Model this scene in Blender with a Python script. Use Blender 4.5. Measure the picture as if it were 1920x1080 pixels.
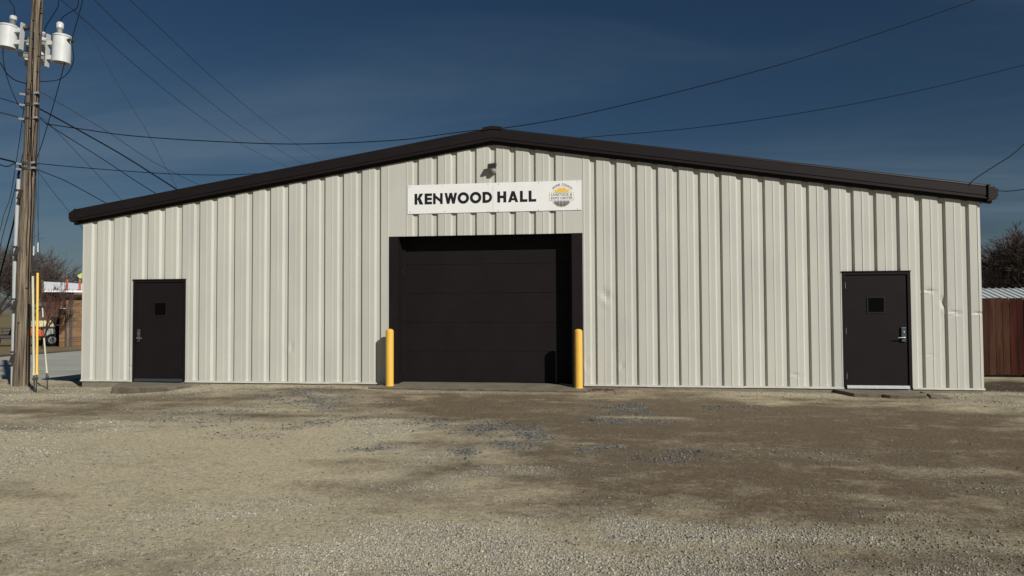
import bpy, math, random
import numpy as np
from mathutils import Matrix, Vector
random.seed(7); rng = np.random.default_rng(11)
for o in list(bpy.data.objects): bpy.data.objects.remove(o)
SC = bpy.context.scene; COL = SC.collection

# ------------------------------------------------------------------ camera
FPX = 1332.0
CAM = np.array([2.289, -14.187, 1.493]); YAW, PIT, ROL = 0.1376, 0.03095, -0.0047
_c, _s = math.cos(YAW), math.sin(YAW); _cp, _sp = math.cos(PIT), math.sin(PIT); _cr, _sr = math.cos(ROL), math.sin(ROL)
FW = np.array([-_s*_cp, _c*_cp, _sp]); _rt = np.array([_c, _s, 0.0]); _up = np.cross(_rt, FW)
RT = _rt*_cr + _up*_sr; UP = -_rt*_sr + _up*_cr
cd = bpy.data.cameras.new('camera'); cam = bpy.data.objects.new('camera', cd); COL.objects.link(cam)
cd.sensor_width = 36; cd.lens = FPX/1920*36; cd.clip_start = 0.05; cd.clip_end = 8000
cam.matrix_world = Matrix(((RT[0], UP[0], -FW[0], CAM[0]), (RT[1], UP[1], -FW[1], CAM[1]), (RT[2], UP[2], -FW[2], CAM[2]), (0, 0, 0, 1)))
SC.camera = cam
def ray(u, v): return FW + RT*(u-960)/FPX + UP*(540-v)/FPX
def onz(u, v, z): d = ray(u, v); return CAM + d*(z-CAM[2])/d[2]
def ony(u, v, y=0.0): d = ray(u, v); return CAM + d*(y-CAM[1])/d[1]
def onplan(u, v, A, B):
    """point of the pixel's ray on the upright plane through plan points A and B"""
    d = ray(u, v); n = np.array([-(B[1]-A[1]), B[0]-A[0]]); t = n @ (np.array(A)-CAM[:2])/(n @ d[:2])
    return CAM + d*t
def atdist(u, v, dist): d = ray(u, v); return CAM + d*dist/math.hypot(d[0], d[1])

# ------------------------------------------------------------------ sky, sun, exposure
SUN = Vector((-1.0, 1.0, -0.82)).normalized()          # direction the light travels
elev = math.asin(-SUN.z); azim = math.atan2(-SUN.x, -SUN.y)   # compass-like: from +Y towards +X
W = bpy.data.worlds.new('World'); SC.world = W; W.use_nodes = True
nt = W.node_tree; nt.nodes.clear()
def N(t, tree=None, **kw):
    n = (tree or nt).nodes.new(t)
    for k, v in kw.items(): setattr(n, k, v)
    return n
out = N('ShaderNodeOutputWorld'); bg = N('ShaderNodeBackground'); bg.inputs[1].default_value = 0.05
sky = N('ShaderNodeTexSky', sky_type='NISHITA', sun_disc=False, sun_elevation=elev, sun_rotation=azim, altitude=400, air_density=1.0, dust_density=0.75, ozone_density=3.5)
tcw = N('ShaderNodeTexCoord'); sep = N('ShaderNodeSeparateXYZ')
nt.links.new(tcw.outputs['Generated'], sep.inputs[0])
hs = N('ShaderNodeHueSaturation'); hs.inputs['Saturation'].default_value = 1.16; hs.inputs['Value'].default_value = 0.49
nt.links.new(sky.outputs[0], hs.inputs['Color'])
# thin cirrus veils: noise on the direction projected to a high layer
div = N('ShaderNodeMath', operation='ADD'); div.inputs[1].default_value = 0.10; nt.links.new(sep.outputs[2], div.inputs[0])
dx = N('ShaderNodeMath', operation='DIVIDE'); dy = N('ShaderNodeMath', operation='DIVIDE')
nt.links.new(sep.outputs[0], dx.inputs[0]); nt.links.new(div.outputs[0], dx.inputs[1])
nt.links.new(sep.outputs[1], dy.inputs[0]); nt.links.new(div.outputs[0], dy.inputs[1])
cmb = N('ShaderNodeCombineXYZ'); nt.links.new(dx.outputs[0], cmb.inputs[0]); nt.links.new(dy.outputs[0], cmb.inputs[1])
mp = N('ShaderNodeMapping'); mp.inputs['Rotation'].default_value = (0, 0, 0.35); mp.inputs['Scale'].default_value = (0.42, 1.25, 1); mp.inputs['Location'].default_value = (3.1, 0.4, 0)
nt.links.new(cmb.outputs[0], mp.inputs[0])
nz = N('ShaderNodeTexNoise'); nz.inputs['Scale'].default_value = 1.0; nz.inputs['Detail'].default_value = 7; nz.inputs['Roughness'].default_value = 0.55; nz.inputs['Distortion'].default_value = 0.6
nt.links.new(mp.outputs[0], nz.inputs['Vector'])
cr = N('ShaderNodeMapRange', interpolation_type='SMOOTHSTEP'); cr.inputs[1].default_value = 0.44; cr.inputs[2].default_value = 0.78; cr.inputs[3].default_value = 0.0; cr.inputs[4].default_value = 0.22
nt.links.new(nz.outputs['Fac'], cr.inputs[0])
mixc = N('ShaderNodeMix', data_type='RGBA'); mixc.inputs['B'].default_value = (2.5, 3.6, 4.7, 1)
# the veil looks denser towards the horizon, where the sight line runs through more of it
lowv = N('ShaderNodeMapRange', interpolation_type='SMOOTHSTEP'); lowv.inputs[1].default_value = .36; lowv.inputs[2].default_value = .04; lowv.inputs[3].default_value = 0; lowv.inputs[4].default_value = .55
nt.links.new(sep.outputs[2], lowv.inputs[0])
nv = N('ShaderNodeMapRange'); nv.inputs[1].default_value = .38; nv.inputs[2].default_value = .66; nt.links.new(nz.outputs['Fac'], nv.inputs[0])
lv = N('ShaderNodeMath', operation='MULTIPLY'); nt.links.new(lowv.outputs[0], lv.inputs[0]); nt.links.new(nv.outputs[0], lv.inputs[1])
av = N('ShaderNodeMath', operation='ADD', use_clamp=True); nt.links.new(cr.outputs[0], av.inputs[0]); nt.links.new(lv.outputs[0], av.inputs[1])
nt.links.new(av.outputs[0], mixc.inputs['Factor']); nt.links.new(hs.outputs[0], mixc.inputs['A'])
nt.links.new(mixc.outputs['Result'], bg.inputs[0]); nt.links.new(bg.outputs[0], out.inputs[0])
sl = bpy.data.lights.new('sun', 'SUN'); sl.energy = 4.4; sl.angle = math.radians(0.5); sl.color = (1.0, 0.963, 0.905)
so = bpy.data.objects.new('sun', sl); COL.objects.link(so); so.rotation_euler = SUN.to_track_quat('-Z', 'Y').to_euler(); so.location = (20, -25, 30)
SC.view_settings.view_transform = 'Standard'; SC.view_settings.look = 'None'; SC.view_settings.gamma = 1; SC.view_settings.exposure = 0.0
SC.view_settings.use_curve_mapping = False

# ------------------------------------------------------------------ helpers
def smooth(a, b, x): t = np.clip((x-a)/(b-a), 0, 1); return t*t*(3-2*t)
def vnoise(x, y, seed=0):
    xi = np.floor(x).astype(np.int64); yi = np.floor(y).astype(np.int64); xf = x-xi; yf = y-yi
    def h(a, b):
        n = (a*374761393 + b*668265263 + seed*974634777) & 0xffffffff
        n = ((n ^ (n >> 13))*1274126177) & 0xffffffff
        return ((n ^ (n >> 16)) & 0xffff)/65535.0
    u = xf*xf*(3-2*xf); v = yf*yf*(3-2*yf)
    return (h(xi, yi)*(1-u)+h(xi+1, yi)*u)*(1-v) + (h(xi, yi+1)*(1-u)+h(xi+1, yi+1)*u)*v
def fbm(x, y, oct=4, seed=0):
    s = 0; a = 1; t = 0
    for k in range(oct): s = s+a*vnoise(x*2**k+k*17.3, y*2**k+k*9.1, seed+k); t += a; a *= .5
    return s/t
class MB:
    def __init__(s): s.v = []; s.f = []
    def add(s, vs, fs):
        b = len(s.v); s.v += [tuple(map(float, p)) for p in vs]; s.f += [tuple(i+b for i in f) for f in fs]; return s
    def box(s, x0, x1, y0, y1, z0, z1):
        return s.add([(x0,y0,z0),(x1,y0,z0),(x1,y1,z0),(x0,y1,z0),(x0,y0,z1),(x1,y0,z1),(x1,y1,z1),(x0,y1,z1)],
                     [(0,3,2,1),(4,5,6,7),(0,1,5,4),(1,2,6,5),(2,3,7,6),(3,0,4,7)])
    def obox(s, c, ax, ay, az):
        """box about centre c with half-axis vectors"""
        c, ax, ay, az = map(np.asarray, (c, ax, ay, az)); P = []
        for k in (-1, 1):
            for (i, j) in ((-1,-1),(1,-1),(1,1),(-1,1)): P.append(c+ax*i+ay*j+az*k)
        return s.add(P, [(0,3,2,1),(4,5,6,7),(0,1,5,4),(1,2,6,5),(2,3,7,6),(3,0,4,7)])
    def prism(s, poly, d):
        """planar polygon (3-D points) pushed along d"""
        n = len(poly); d = np.asarray(d); P = [np.asarray(p) for p in poly]
        return s.add(P+[p+d for p in P], [tuple(range(n))[::-1], tuple(range(n, 2*n))]+[(i, (i+1) % n, (i+1) % n+n, i+n) for i in range(n)])
    def tube(s, pts, r, n=6, cap=True):
        P = [np.asarray(p, float) for p in pts]; m = len(P)
        if not hasattr(r, '__len__'): r = [r]*m
        vs = []; prev = None
        for i in range(m):
            t = P[min(i+1, m-1)]-P[max(i-1, 0)]; t = t/(np.linalg.norm(t)+1e-9)
            if prev is None:
                a = np.array([0, 0, 1.0]) if abs(t[2]) < .9 else np.array([1.0, 0, 0])
            else: a = prev
            u = a-t*(a @ t); u = u/(np.linalg.norm(u)+1e-9); w = np.cross(t, u); prev = u
            for k in range(n):
                q = 2*math.pi*k/n; vs.append(P[i]+r[i]*(u*math.cos(q)+w*math.sin(q)))
        fs = [(i*n+k, i*n+(k+1) % n, (i+1)*n+(k+1) % n, (i+1)*n+k) for i in range(m-1) for k in range(n)]
        if cap: fs += [tuple(range(n))[::-1], tuple(range((m-1)*n, m*n))]
        return s.add(vs, fs)
    def lathe(s, prof, n=24, c=(0,0,0), axis=(0,0,1)):
        """profile of (radius, height) turned about axis through c"""
        ax = np.asarray(axis, float); ax = ax/np.linalg.norm(ax); a = np.array([1.0,0,0]) if abs(ax[0]) < .9 else np.array([0,1.0,0])
        u = a-ax*(a @ ax); u /= np.linalg.norm(u); w = np.cross(ax, u); c = np.asarray(c, float); vs = []
        for (r, h) in prof:
            for k in range(n):
                q = 2*math.pi*k/n; vs.append(c+ax*h+r*(u*math.cos(q)+w*math.sin(q)))
        m = len(prof)
        fs = [(i*n+k, i*n+(k+1) % n, (i+1)*n+(k+1) % n, (i+1)*n+k) for i in range(m-1) for k in range(n)]
        fs += [tuple(range(n))[::-1], tuple(range((m-1)*n, m*n))]
        return s.add(vs, fs)
    def build(s, name, mat, parent=None, smooth=False, bevel=0):
        me = bpy.data.meshes.new(name); me.from_pydata(s.v, [], s.f); me.update()
        if smooth: me.polygons.foreach_set('use_smooth', [True]*len(me.polygons))
        o = bpy.data.objects.new(name, me); COL.objects.link(o); me.materials.append(M[mat])
        if bevel:
            b = o.modifiers.new('bevel', 'BEVEL'); b.width = bevel; b.segments = 2; b.limit_method = 'ANGLE'
        if smooth:
            me.set_sharp_from_angle(angle=math.radians(40))
        if parent is not None:
            o.parent = parent; o.matrix_parent_inverse = world_of(parent).inverted()
        return o
def world_of(p):
    w = p.matrix_basis.copy()
    return world_of(p.parent) @ p.matrix_parent_inverse @ w if p.parent is not None else w
def thing(name, label, cat, loc=(0,0,0), group=None):
    o = bpy.data.objects.new(name, None); o.empty_display_size = .2; COL.objects.link(o); o.location = [float(a) for a in loc]
    return tag(o, label, cat, group)
def tag(o, label=None, cat=None, group=None, kind=None):
    if label: o['label'] = label
    if cat: o['category'] = cat
    if group: o['group'] = group
    if kind: o['kind'] = kind
    return o

# ------------------------------------------------------------------ materials
M = {}
def material(name, col, rough=.6, spec=.3, var=None, vscale=(3,3,3), vdet=5, bump=0, bscale=None, metal=0, contrast=(.35,.68), col3=None, extra=None):
    m = bpy.data.materials.new(name); m.use_nodes = True; t = m.node_tree; b = t.nodes['Principled BSDF']; M[name] = m
    b.inputs['Base Color'].default_value = (*col, 1); b.inputs['Roughness'].default_value = rough; b.inputs['Metallic'].default_value = metal
    b.inputs['Specular IOR Level'].default_value = spec
    tc = N('ShaderNodeTexCoord', t)
    if var is not None:
        mp = N('ShaderNodeMapping', t); mp.inputs['Scale'].default_value = vscale; t.links.new(tc.outputs['Object'], mp.inputs[0])
        nz = N('ShaderNodeTexNoise', t); nz.inputs['Scale'].default_value = 1; nz.inputs['Detail'].default_value = vdet; nz.inputs['Roughness'].default_value = .62
        t.links.new(mp.outputs[0], nz.inputs['Vector'])
        rp = N('ShaderNodeMapRange', t); rp.inputs[1].default_value, rp.inputs[2].default_value = contrast; t.links.new(nz.outputs['Fac'], rp.inputs[0])
        mx = N('ShaderNodeMix', t, data_type='RGBA'); mx.inputs['A'].default_value = (*col, 1); mx.inputs['B'].default_value = (*var, 1)
        t.links.new(rp.outputs[0], mx.inputs['Factor']); t.links.new(mx.outputs['Result'], b.inputs['Base Color'])
        if bump and bscale is None:
            bp = N('ShaderNodeBump', t); bp.inputs['Strength'].default_value = bump; bp.inputs['Distance'].default_value = .02
            t.links.new(nz.outputs['Fac'], bp.inputs['Height']); t.links.new(bp.outputs[0], b.inputs['Normal'])
    if bump and bscale is not None:
        n2 = N('ShaderNodeTexNoise', t); n2.inputs['Scale'].default_value = bscale; n2.inputs['Detail'].default_value = 6; t.links.new(tc.outputs['Object'], n2.inputs['Vector'])
        bp = N('ShaderNodeBump', t); bp.inputs['Strength'].default_value = bump; bp.inputs['Distance'].default_value = .01
        t.links.new(n2.outputs['Fac'], bp.inputs['Height']); t.links.new(bp.outputs[0], b.inputs['Normal'])
    return m
material('wall_paint', (.52, .513, .452), .5, .3, (.458, .460, .411), (1.3, 1.3, .55), 6, bump=.05, bscale=3.5)
material('wall_trim', (.62, .62, .56), .45, .35, (.5, .5, .45), (4, 4, 4))
material('brown_paint', (.0125, .0098, .0100), .6, .12, (.0100, .0080, .0083), (2, 2, 2), bump=.04, bscale=60)
material('brown_trim', (.0150, .0115, .0112),   .45, .19, (.0110, .0088, .0088), (1.5, 6, 6))
material('dark_reveal', (.006, .0055, .0055), .7, .2)
material('yellow_paint', (.80, .49, .085), .45, .35, (.72, .42, .07), (3, 3, 3), bump=.04, bscale=30)
material('yellow_plastic', (.80, .50, .075), .45, .35, (.68, .42, .07), (6, 6, 1))
material('cream_plastic', (.55, .53, .38), .5, .3, (.40, .40, .30), (10, 10, 2))
material('sign_white', (.83, .83, .81), .35, .4, (.78, .78, .76), (2, 2, 2))
material('sign_black', (.012, .012, .014), .5, .3)
material('sign_yellow', (.80, .52, .12), .5, .3)
material('sign_line', (.62, .40, .15), .5, .3)
material('sign_teal', (.02, .06, .10), .5, .3)
material('steel', (.42, .44, .46), .35, .5, (.30, .31, .33), (12, 12, 12), metal=.7)
material('aluminium', (.72, .73, .74), .4, .5, (.6, .6, .62), (20, 4, 4), metal=.3)
material('lock_metal', (.10, .115, .13), .35, .5, metal=.6)
material('glass_dark', (.002, .002, .003), .08, .12)
material('lamp_glass', (.16, .18, .17), .15, .5)
material('grey_paint', (.30, .31, .30), .5, .35)
material('light_grey', (.45, .46, .44), .5, .35)
material('transformer_paint', (.62, .64, .63), .4, .4, (.54, .56, .55), (6, 6, 3))
material('porcelain', (.60, .62, .62), .25, .5, (.48, .5, .5), (20, 20, 20))
material('dark_metal', (.03, .03, .034), .5, .4, (.06, .055, .05), (10, 10, 10))
material('wire_black', (.004, .004, .005), .7, .1)
material('wire_grey', (.035, .037, .042), .6, .2)
material('conduit_grey', (.44, .46, .47), .5, .35, (.37, .385, .39), (10, 10, 1.5))
material('concrete', (.215, .195, .150), .9, .15, (.15, .132, .10), (2.2, 2.2, 2.2), 8, bump=.5, bscale=45)
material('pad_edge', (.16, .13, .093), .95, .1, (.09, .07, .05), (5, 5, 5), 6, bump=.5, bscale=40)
material('foundation', (.25, .22, .165), .9, .15, (.16, .135, .10), (3, 3, 6), 8, bump=.5, bscale=40)
material('road', (.45, .445, .385), .9, .15, (.33, .327, .29), (.15, 1.6, 1), 7, bump=.3, bscale=18)
material('pole_wood', (.25, .205, .15), .85, .15, (.055, .042, .030), (34, 34, 1.1), 9, bump=1.0, contrast=(.38, .64))
material('fence_wood', (.050, .0115, .0065), .8, .1, (.014, .0045, .0035), (9, 9, .8), 7, bump=.6, contrast=(.3, .7))
material('fence_wood_faded', (.072, .033, .019), .8, .1, (.024, .008, .0055), (9, 9, .9), 7, bump=.6, contrast=(.3, .7))
material('shed_metal', (.60, .64, .63), .4, .4, (.52, .56, .55), (4, 1, 1))
material('bark', (.055, .043, .036), .9, .1, (.03, .024, .021), (8, 8, 3), bump=.6)
material('twig', (.085, .067, .058), .9, .1, (.055, .043, .038), (3, 3, 3))
material('twig_red', (.095, .055, .042), .9, .1, (.06, .036, .03), (3, 3, 3))
material('roof_white', (.90, .91, .92), .5, .3, (.82, .84, .86), (.8, .8, .8))
material('post_red', (.42, .10, .07), .6, .3)
material('cart_cream', (.68, .58, .32), .5, .3, (.6, .51, .29), (3, 3, 3))
material('cart_orange', (.80, .13, .04), .45, .4, (.66, .10, .03), (4, 4, 4))
material('cart_grey', (.36, .37, .35), .5, .35, (.28, .29, .27), (4, 4, 4))
material('rubber', (.015, .015, .016), .8, .2)
material('skin', (.42, .26, .18), .6, .3)
material('hi_vis', (.42, .50, .14), .7, .2)
material('navy_cloth', (.02, .03, .06), .85, .1)
material('roof_metal', (.10, .08, .075), .45, .4)
material('leaf_litter', (.14, .045, .03), .8, .2, (.06, .02, .015), (30, 30, 30))
def vary(name, lo, hi):
    """each piece a slightly different tone"""
    t = M[name].node_tree; b = t.nodes['Principled BSDF']; src = b.inputs['Base Color'].links[0].from_socket
    oi = N('ShaderNodeObjectInfo', t); r = N('ShaderNodeMapRange', t); r.inputs[3].default_value = lo; r.inputs[4].default_value = hi; t.links.new(oi.outputs['Random'], r.inputs[0])
    v = N('ShaderNodeVectorMath', t, operation='SCALE'); t.links.new(src, v.inputs[0]); t.links.new(r.outputs[0], v.inputs['Scale']); t.links.new(v.outputs[0], b.inputs['Base Color'])
vary('wall_paint', .965, 1.03); vary('fence_wood', .65, 1.5); vary('fence_wood_faded', .75, 1.35); vary('shed_metal', .92, 1.05)
def brick_mat(name, c1, c2, mortar):
    m = material(name, c1, .85, .15); t = m.node_tree; b = t.nodes['Principled BSDF']
    tc = N('ShaderNodeTexCoord', t); mp = N('ShaderNodeMapping', t); mp.inputs['Rotation'].default_value = (math.pi/2, 0, 0)
    t.links.new(tc.outputs['Object'], mp.inputs[0])
    br = N('ShaderNodeTexBrick', t); br.inputs['Color1'].default_value = (*c1, 1); br.inputs['Color2'].default_value = (*c2, 1); br.inputs['Mortar'].default_value = (*mortar, 1)
    br.inputs['Scale'].default_value = 1; br.inputs['Brick Width'].default_value = .42; br.inputs['Row Height'].default_value = .13; br.inputs['Mortar Size'].default_value = .012; br.inputs['Bias'].default_value = -.1
    t.links.new(mp.outputs[0], br.inputs['Vector']); t.links.new(br.outputs['Color'], b.inputs['Base Color'])
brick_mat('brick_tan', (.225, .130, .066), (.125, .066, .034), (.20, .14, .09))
brick_mat('brick_brown_shaded', (.13, .065, .042), (.08, .042, .03), (.10, .07, .05))  # the main wall's eave and tree shade is painted into this brown

# vertex-coloured stones
m = material('stone', (.4, .38, .31), .9, .15); t = m.node_tree
at = N('ShaderNodeAttribute', t, attribute_name='col'); t.links.new(at.outputs['Color'], t.nodes['Principled BSDF'].inputs['Base Color'])
# ground: stains, gravel spread and dirt as masks + fine procedural grain
def ground_material():
    m = material('ground', (.3, .25, .18), .95, .1); t = m.node_tree; b = t.nodes['Principled BSDF']; L = t.links.new
    at = N('ShaderNodeAttribute', t, attribute_name='mask'); sp = N('ShaderNodeSeparateColor', t); L(at.outputs['Color'], sp.inputs[0])
    at2 = N('ShaderNodeAttribute', t, attribute_name='zone'); sp2 = N('ShaderNodeSeparateColor', t); L(at2.outputs['Color'], sp2.inputs[0])
    tc = N('ShaderNodeTexCoord', t)
    def noise(sc, det=6, rough=.6):
        n = N('ShaderNodeTexNoise', t); n.inputs['Scale'].default_value = sc; n.inputs['Detail'].default_value = det; n.inputs['Roughness'].default_value = rough; L(tc.outputs['Object'], n.inputs['Vector']); return n.outputs['Fac']
    def rng_(x, a, b_, c=0., d=1.):
        r = N('ShaderNodeMapRange', t); r.inputs[1].default_value = a; r.inputs[2].default_value = b_; r.inputs[3].default_value = c; r.inputs[4].default_value = d; L(x, r.inputs[0]); return r.outputs[0]
    def mix(f, a, b_, mode='MIX'):
        x = N('ShaderNodeMix', t, data_type='RGBA', blend_type=mode)
        for s_, val in (('Factor', f), ('A', a), ('B', b_)):
            if isinstance(val, (tuple, float, int)):
                x.inputs[s_].default_value = (*val, 1) if isinstance(val, tuple) else val
            else: L(val, x.inputs[s_])
        return x.outputs['Result']
    def mth(op, a, b_):
        x = N('ShaderNodeMath', t, operation=op)
        for i, val in enumerate((a, b_)):
            if isinstance(val, (float, int)): x.inputs[i].default_value = val
            else: L(val, x.inputs[i])
        return x.outputs[0]
    n1 = noise(1.7, 8, .66); n2 = noise(11, 7, .7); n3 = noise(70, 4, .6)
    br = mth('ADD', sp.outputs[0], mth('MULTIPLY', mth('SUBTRACT', n1, .5), 1.5)); br = mth('ADD', br, mth('MULTIPLY', mth('SUBTRACT', n2, .5), .85))
    dirt = mix(rng_(br, .1, .95), (.52, .452, .305), (.165, .126, .081))
    # embedded small stones
    vo = N('ShaderNodeTexVoronoi', t); vo.inputs['Scale'].default_value = 48; L(tc.outputs['Object'], vo.inputs['Vector'])
    vs = N('ShaderNodeSeparateColor', t); L(vo.outputs['Color'], vs.inputs[0])
    stonecol = mix(vs.outputs[1], (.40, .375, .30), (.20, .18, .14)); stonecol = mix(sp.outputs[2], stonecol, mix(vs.outputs[1], (.19, .196, .19), (.05, .053, .054)))
    thr = mth('SUBTRACT', .985, mth('MULTIPLY', sp.outputs[1], .72)); thr = mth('SUBTRACT', thr, mth('MULTIPLY', sp.outputs[2], .6))
    on = rng_(mth('SUBTRACT', vs.outputs[0], thr), 0, .03); shape = rng_(vo.outputs['Distance'], .30, .46, 1, 0)
    st = mth('MULTIPLY', on, shape)
    base = mix(mth('MULTIPLY', sp.outputs[1], .5), dirt, (.45, .415, .315)); base = mix(mth('MULTIPLY', sp.outputs[2], .6), base, (.15, .152, .145))
    colr = mix(st, base, stonecol)
    n4 = noise(24, 7, .78); grain = mth('MULTIPLY', rng_(n3, .28, .72, .66, 1.34), rng_(n4, .30, .70, .58, 1.42)); gc = N('ShaderNodeCombineColor', t); [L(grain, gc.inputs[i]) for i in range(3)]
    colr = mix(1.0, colr, gc.outputs[0], 'MULTIPLY')
    g1 = noise(2.2, 9, .7); grass = mix(rng_(g1, .35, .65), (.27, .215, .12), (.14, .105, .06))
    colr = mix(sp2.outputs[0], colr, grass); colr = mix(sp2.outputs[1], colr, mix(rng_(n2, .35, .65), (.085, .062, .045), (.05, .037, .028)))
    L(colr, b.inputs['Base Color'])
    hgt = mth('ADD', mth('MULTIPLY', st, .8), mth('ADD', mth('MULTIPLY', n3, .5), mth('ADD', mth('MULTIPLY', n2, .8), mth('MULTIPLY', n4, .9))))
    bp = N('ShaderNodeBump', t); bp.inputs['Strength'].default_value = .75; bp.inputs['Distance'].default_value = .022; L(hgt, bp.inputs['Height']); L(bp.outputs[0], b.inputs['Normal'])
ground_material()

# ------------------------------------------------------------------ ground
ZG = -.11
WX = [-12, -9.6, -8.6, -7.6, -6.5, -6.0, -3, -2.2, 2, 6, 9.1, 10.5]; WZ = [-.12, -.17, -.14, -.13, -.085, -.055, -.05, -.075, -.085, -.095, -.085, -.10]
def h(x, y):
    x = np.asarray(x, float); y = np.asarray(y, float)
    z = ZG + (np.interp(x, WX, WZ)-ZG)*(1-smooth(-2.6, -.35, -np.abs(y)*1.0-0.0)*0 - smooth(.35, 2.6, np.abs(y)))
    near = np.clip(1-np.hypot(x, y+5)/40, 0, 1)
    z = z + near*(.035*(fbm(x*.35, y*.5, 3, 5)-.5) + .014*(fbm(x*2.2, y*2.2, 3, 9)-.5))*smooth(.3, 1.5, -y+0*x)
    z = z - .045*np.exp(-((x+7.4)/.75)**2-((y+1.15)/.35)**2) - .03*np.exp(-((x-7.2)/.7)**2-((y+.9)/.35)**2)
    z = z + .05*np.exp(-((x+9.9)/1.3)**2-((y+.55)/.55)**2)          # gravel heaped round the pole
    left = smooth(-4, -9, -(-x)) if False else 1-smooth(-9.0, -5.0, x)
    crest = .55 + .25*np.sin(x*.9)
    drop = smooth(0, 3.6, y-crest)
    z = z*(1-left*drop) + left*drop*(-.52)
    z = z + left*(-.0)*y
    far = np.clip(y-8, 0, None); z = z - left*np.minimum(far*.0085, .30) - left*np.clip(y-36, 0, 24)*.016
    return z
def patch(x, y, u, v, ru, rv, z=-.12, p=2):
    c = onz(u, v, z); a = onz(u+ru, v, z); b = onz(u, v+rv, z)
    R = max(np.linalg.norm(a-c), .05); D = max(abs(np.linalg.norm(b[:2]-CAM[:2])-np.linalg.norm(c[:2]-CAM[:2])), .05)
    f = (c-CAM)[:2]; f = f/np.linalg.norm(f); s = np.array([f[1], -f[0]])
    q = np.hypot(((x-c[0])*s[0]+(y-c[1])*s[1])/R, ((x-c[0])*f[0]+(y-c[1])*f[1])/D)
    return np.exp(-q**2*.9)
BROWN = [(1500,785,620,45,.36), (1500,860,560,110,.68), (1250,900,260,60,.35), (870,755,170,22,.55), (240,765,150,17,.55), (640,905,160,22,.12), (1020,925,200,28,.15), (1000,770,180,16,.35), (850,880,90,10,.1), (1330,770,250,25,.3), (1750,790,260,30,.35), (560,735,220,10,.4)]
PALE = [(200,900,380,120,.5), (250,830,220,40,.25), (900,1040,560,60,.3), (590,808,260,8,.5), (700,806,80,26,.8), (330,806,160,8,.3)]
GRAV = [(1000,1062,260,38,1.0), (760,1020,190,42,.85), (620,1075,330,30,.55), (880,898,110,9,.75), (985,884,40,6,.7), (1010,960,60,7,.75), (1280,992,130,14,.8), (1430,1000,220,26,.55), (1250,1068,200,22,.95), (1650,1040,260,45,.35),
        (700,802,62,27,.9), (40,738,140,15,1.0), (280,738,150,8,.9), (480,728,150,5,.6), (1330,734,230,6,.75), (1560,742,60,7,.7), (1830,746,110,11,1.0), (1850,715,50,5,.6), (860,738,150,3,.5), (420,975,200,30,.35), (150,800,170,20,.45), (60,860,160,35,.35), (920,1000,130,18,.45), (820,860,60,9,.45)]
BLUE = [(930,800,45,9,.95), (1000,822,42,14,1.0), (880,848,26,10,1.0), (560,748,75,15,.7), (640,760,50,9,.5), (1190,768,42,7,.9), (1175,790,70,13,.5), (795,792,32,6,.8), (370,783,75,11,.4), (700,846,45,5,.7), (1390,765,40,4,.7), (1130,845,45,5,.5), (1260,860,60,6,.35), (1640,1022,160,22,.07), (1260,1000,90,12,.12), (730,788,150,10,.3), (1130,738,40,5,.35), (520,800,120,10,.3)]
def masks(x, y, need='rgb'):
    x = np.asarray(x, float); y = np.asarray(y, float)
    wx = x + .9*(fbm(x*.9, y*1.3, 5, 21)-.5); wy = y + 1.5*(fbm(x*.8, y*1.4, 5, 33)-.5)
    sm = lambda L: sum(s*patch(wx, wy, u, v, a, b) for (u, v, a, b, s) in L)
    streak = fbm(x*.35, y*2.6, 4, 44); blot = fbm(x*.8, y*1.3, 4, 55)
    z_ = np.zeros_like(x)
    br = z_ if 'r' not in need else .37 + sm(BROWN) - sm(PALE) + 1.0*(streak-.5) + .75*(blot-.5) + .5*(fbm(x*2.2, y*3.2, 4, 91)-.5)
    gr = z_ if 'g' not in need else .03 + sm(GRAV)*np.clip(3.0*fbm(x*1.6, y*2.6, 5, 66)-.65, .05, 1.6) + .5*np.clip(fbm(x*.9, y*3.0, 4, 71)-.56, 0, 1)*2
    bl = z_ if 'b' not in need else sm(BLUE)*np.clip(3.4*fbm(x*3.0, y*4.0, 4, 77)-.85, 0, 2)
    return np.clip(br, 0, 1), np.clip(gr, 0, 1), np.clip(bl, 0, 1)
def axis_vals(lo, hi, st, far):
    a = list(np.arange(lo, hi+st*.5, st)); s = st; v = lo; L = []
    while v > -far: s *= 1.32; v -= s; L.append(v)
    s = st; v = hi; R = []
    while v < far: s *= 1.32; v += s; R.append(v)
    return np.array(L[::-1]+a+R)
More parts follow.
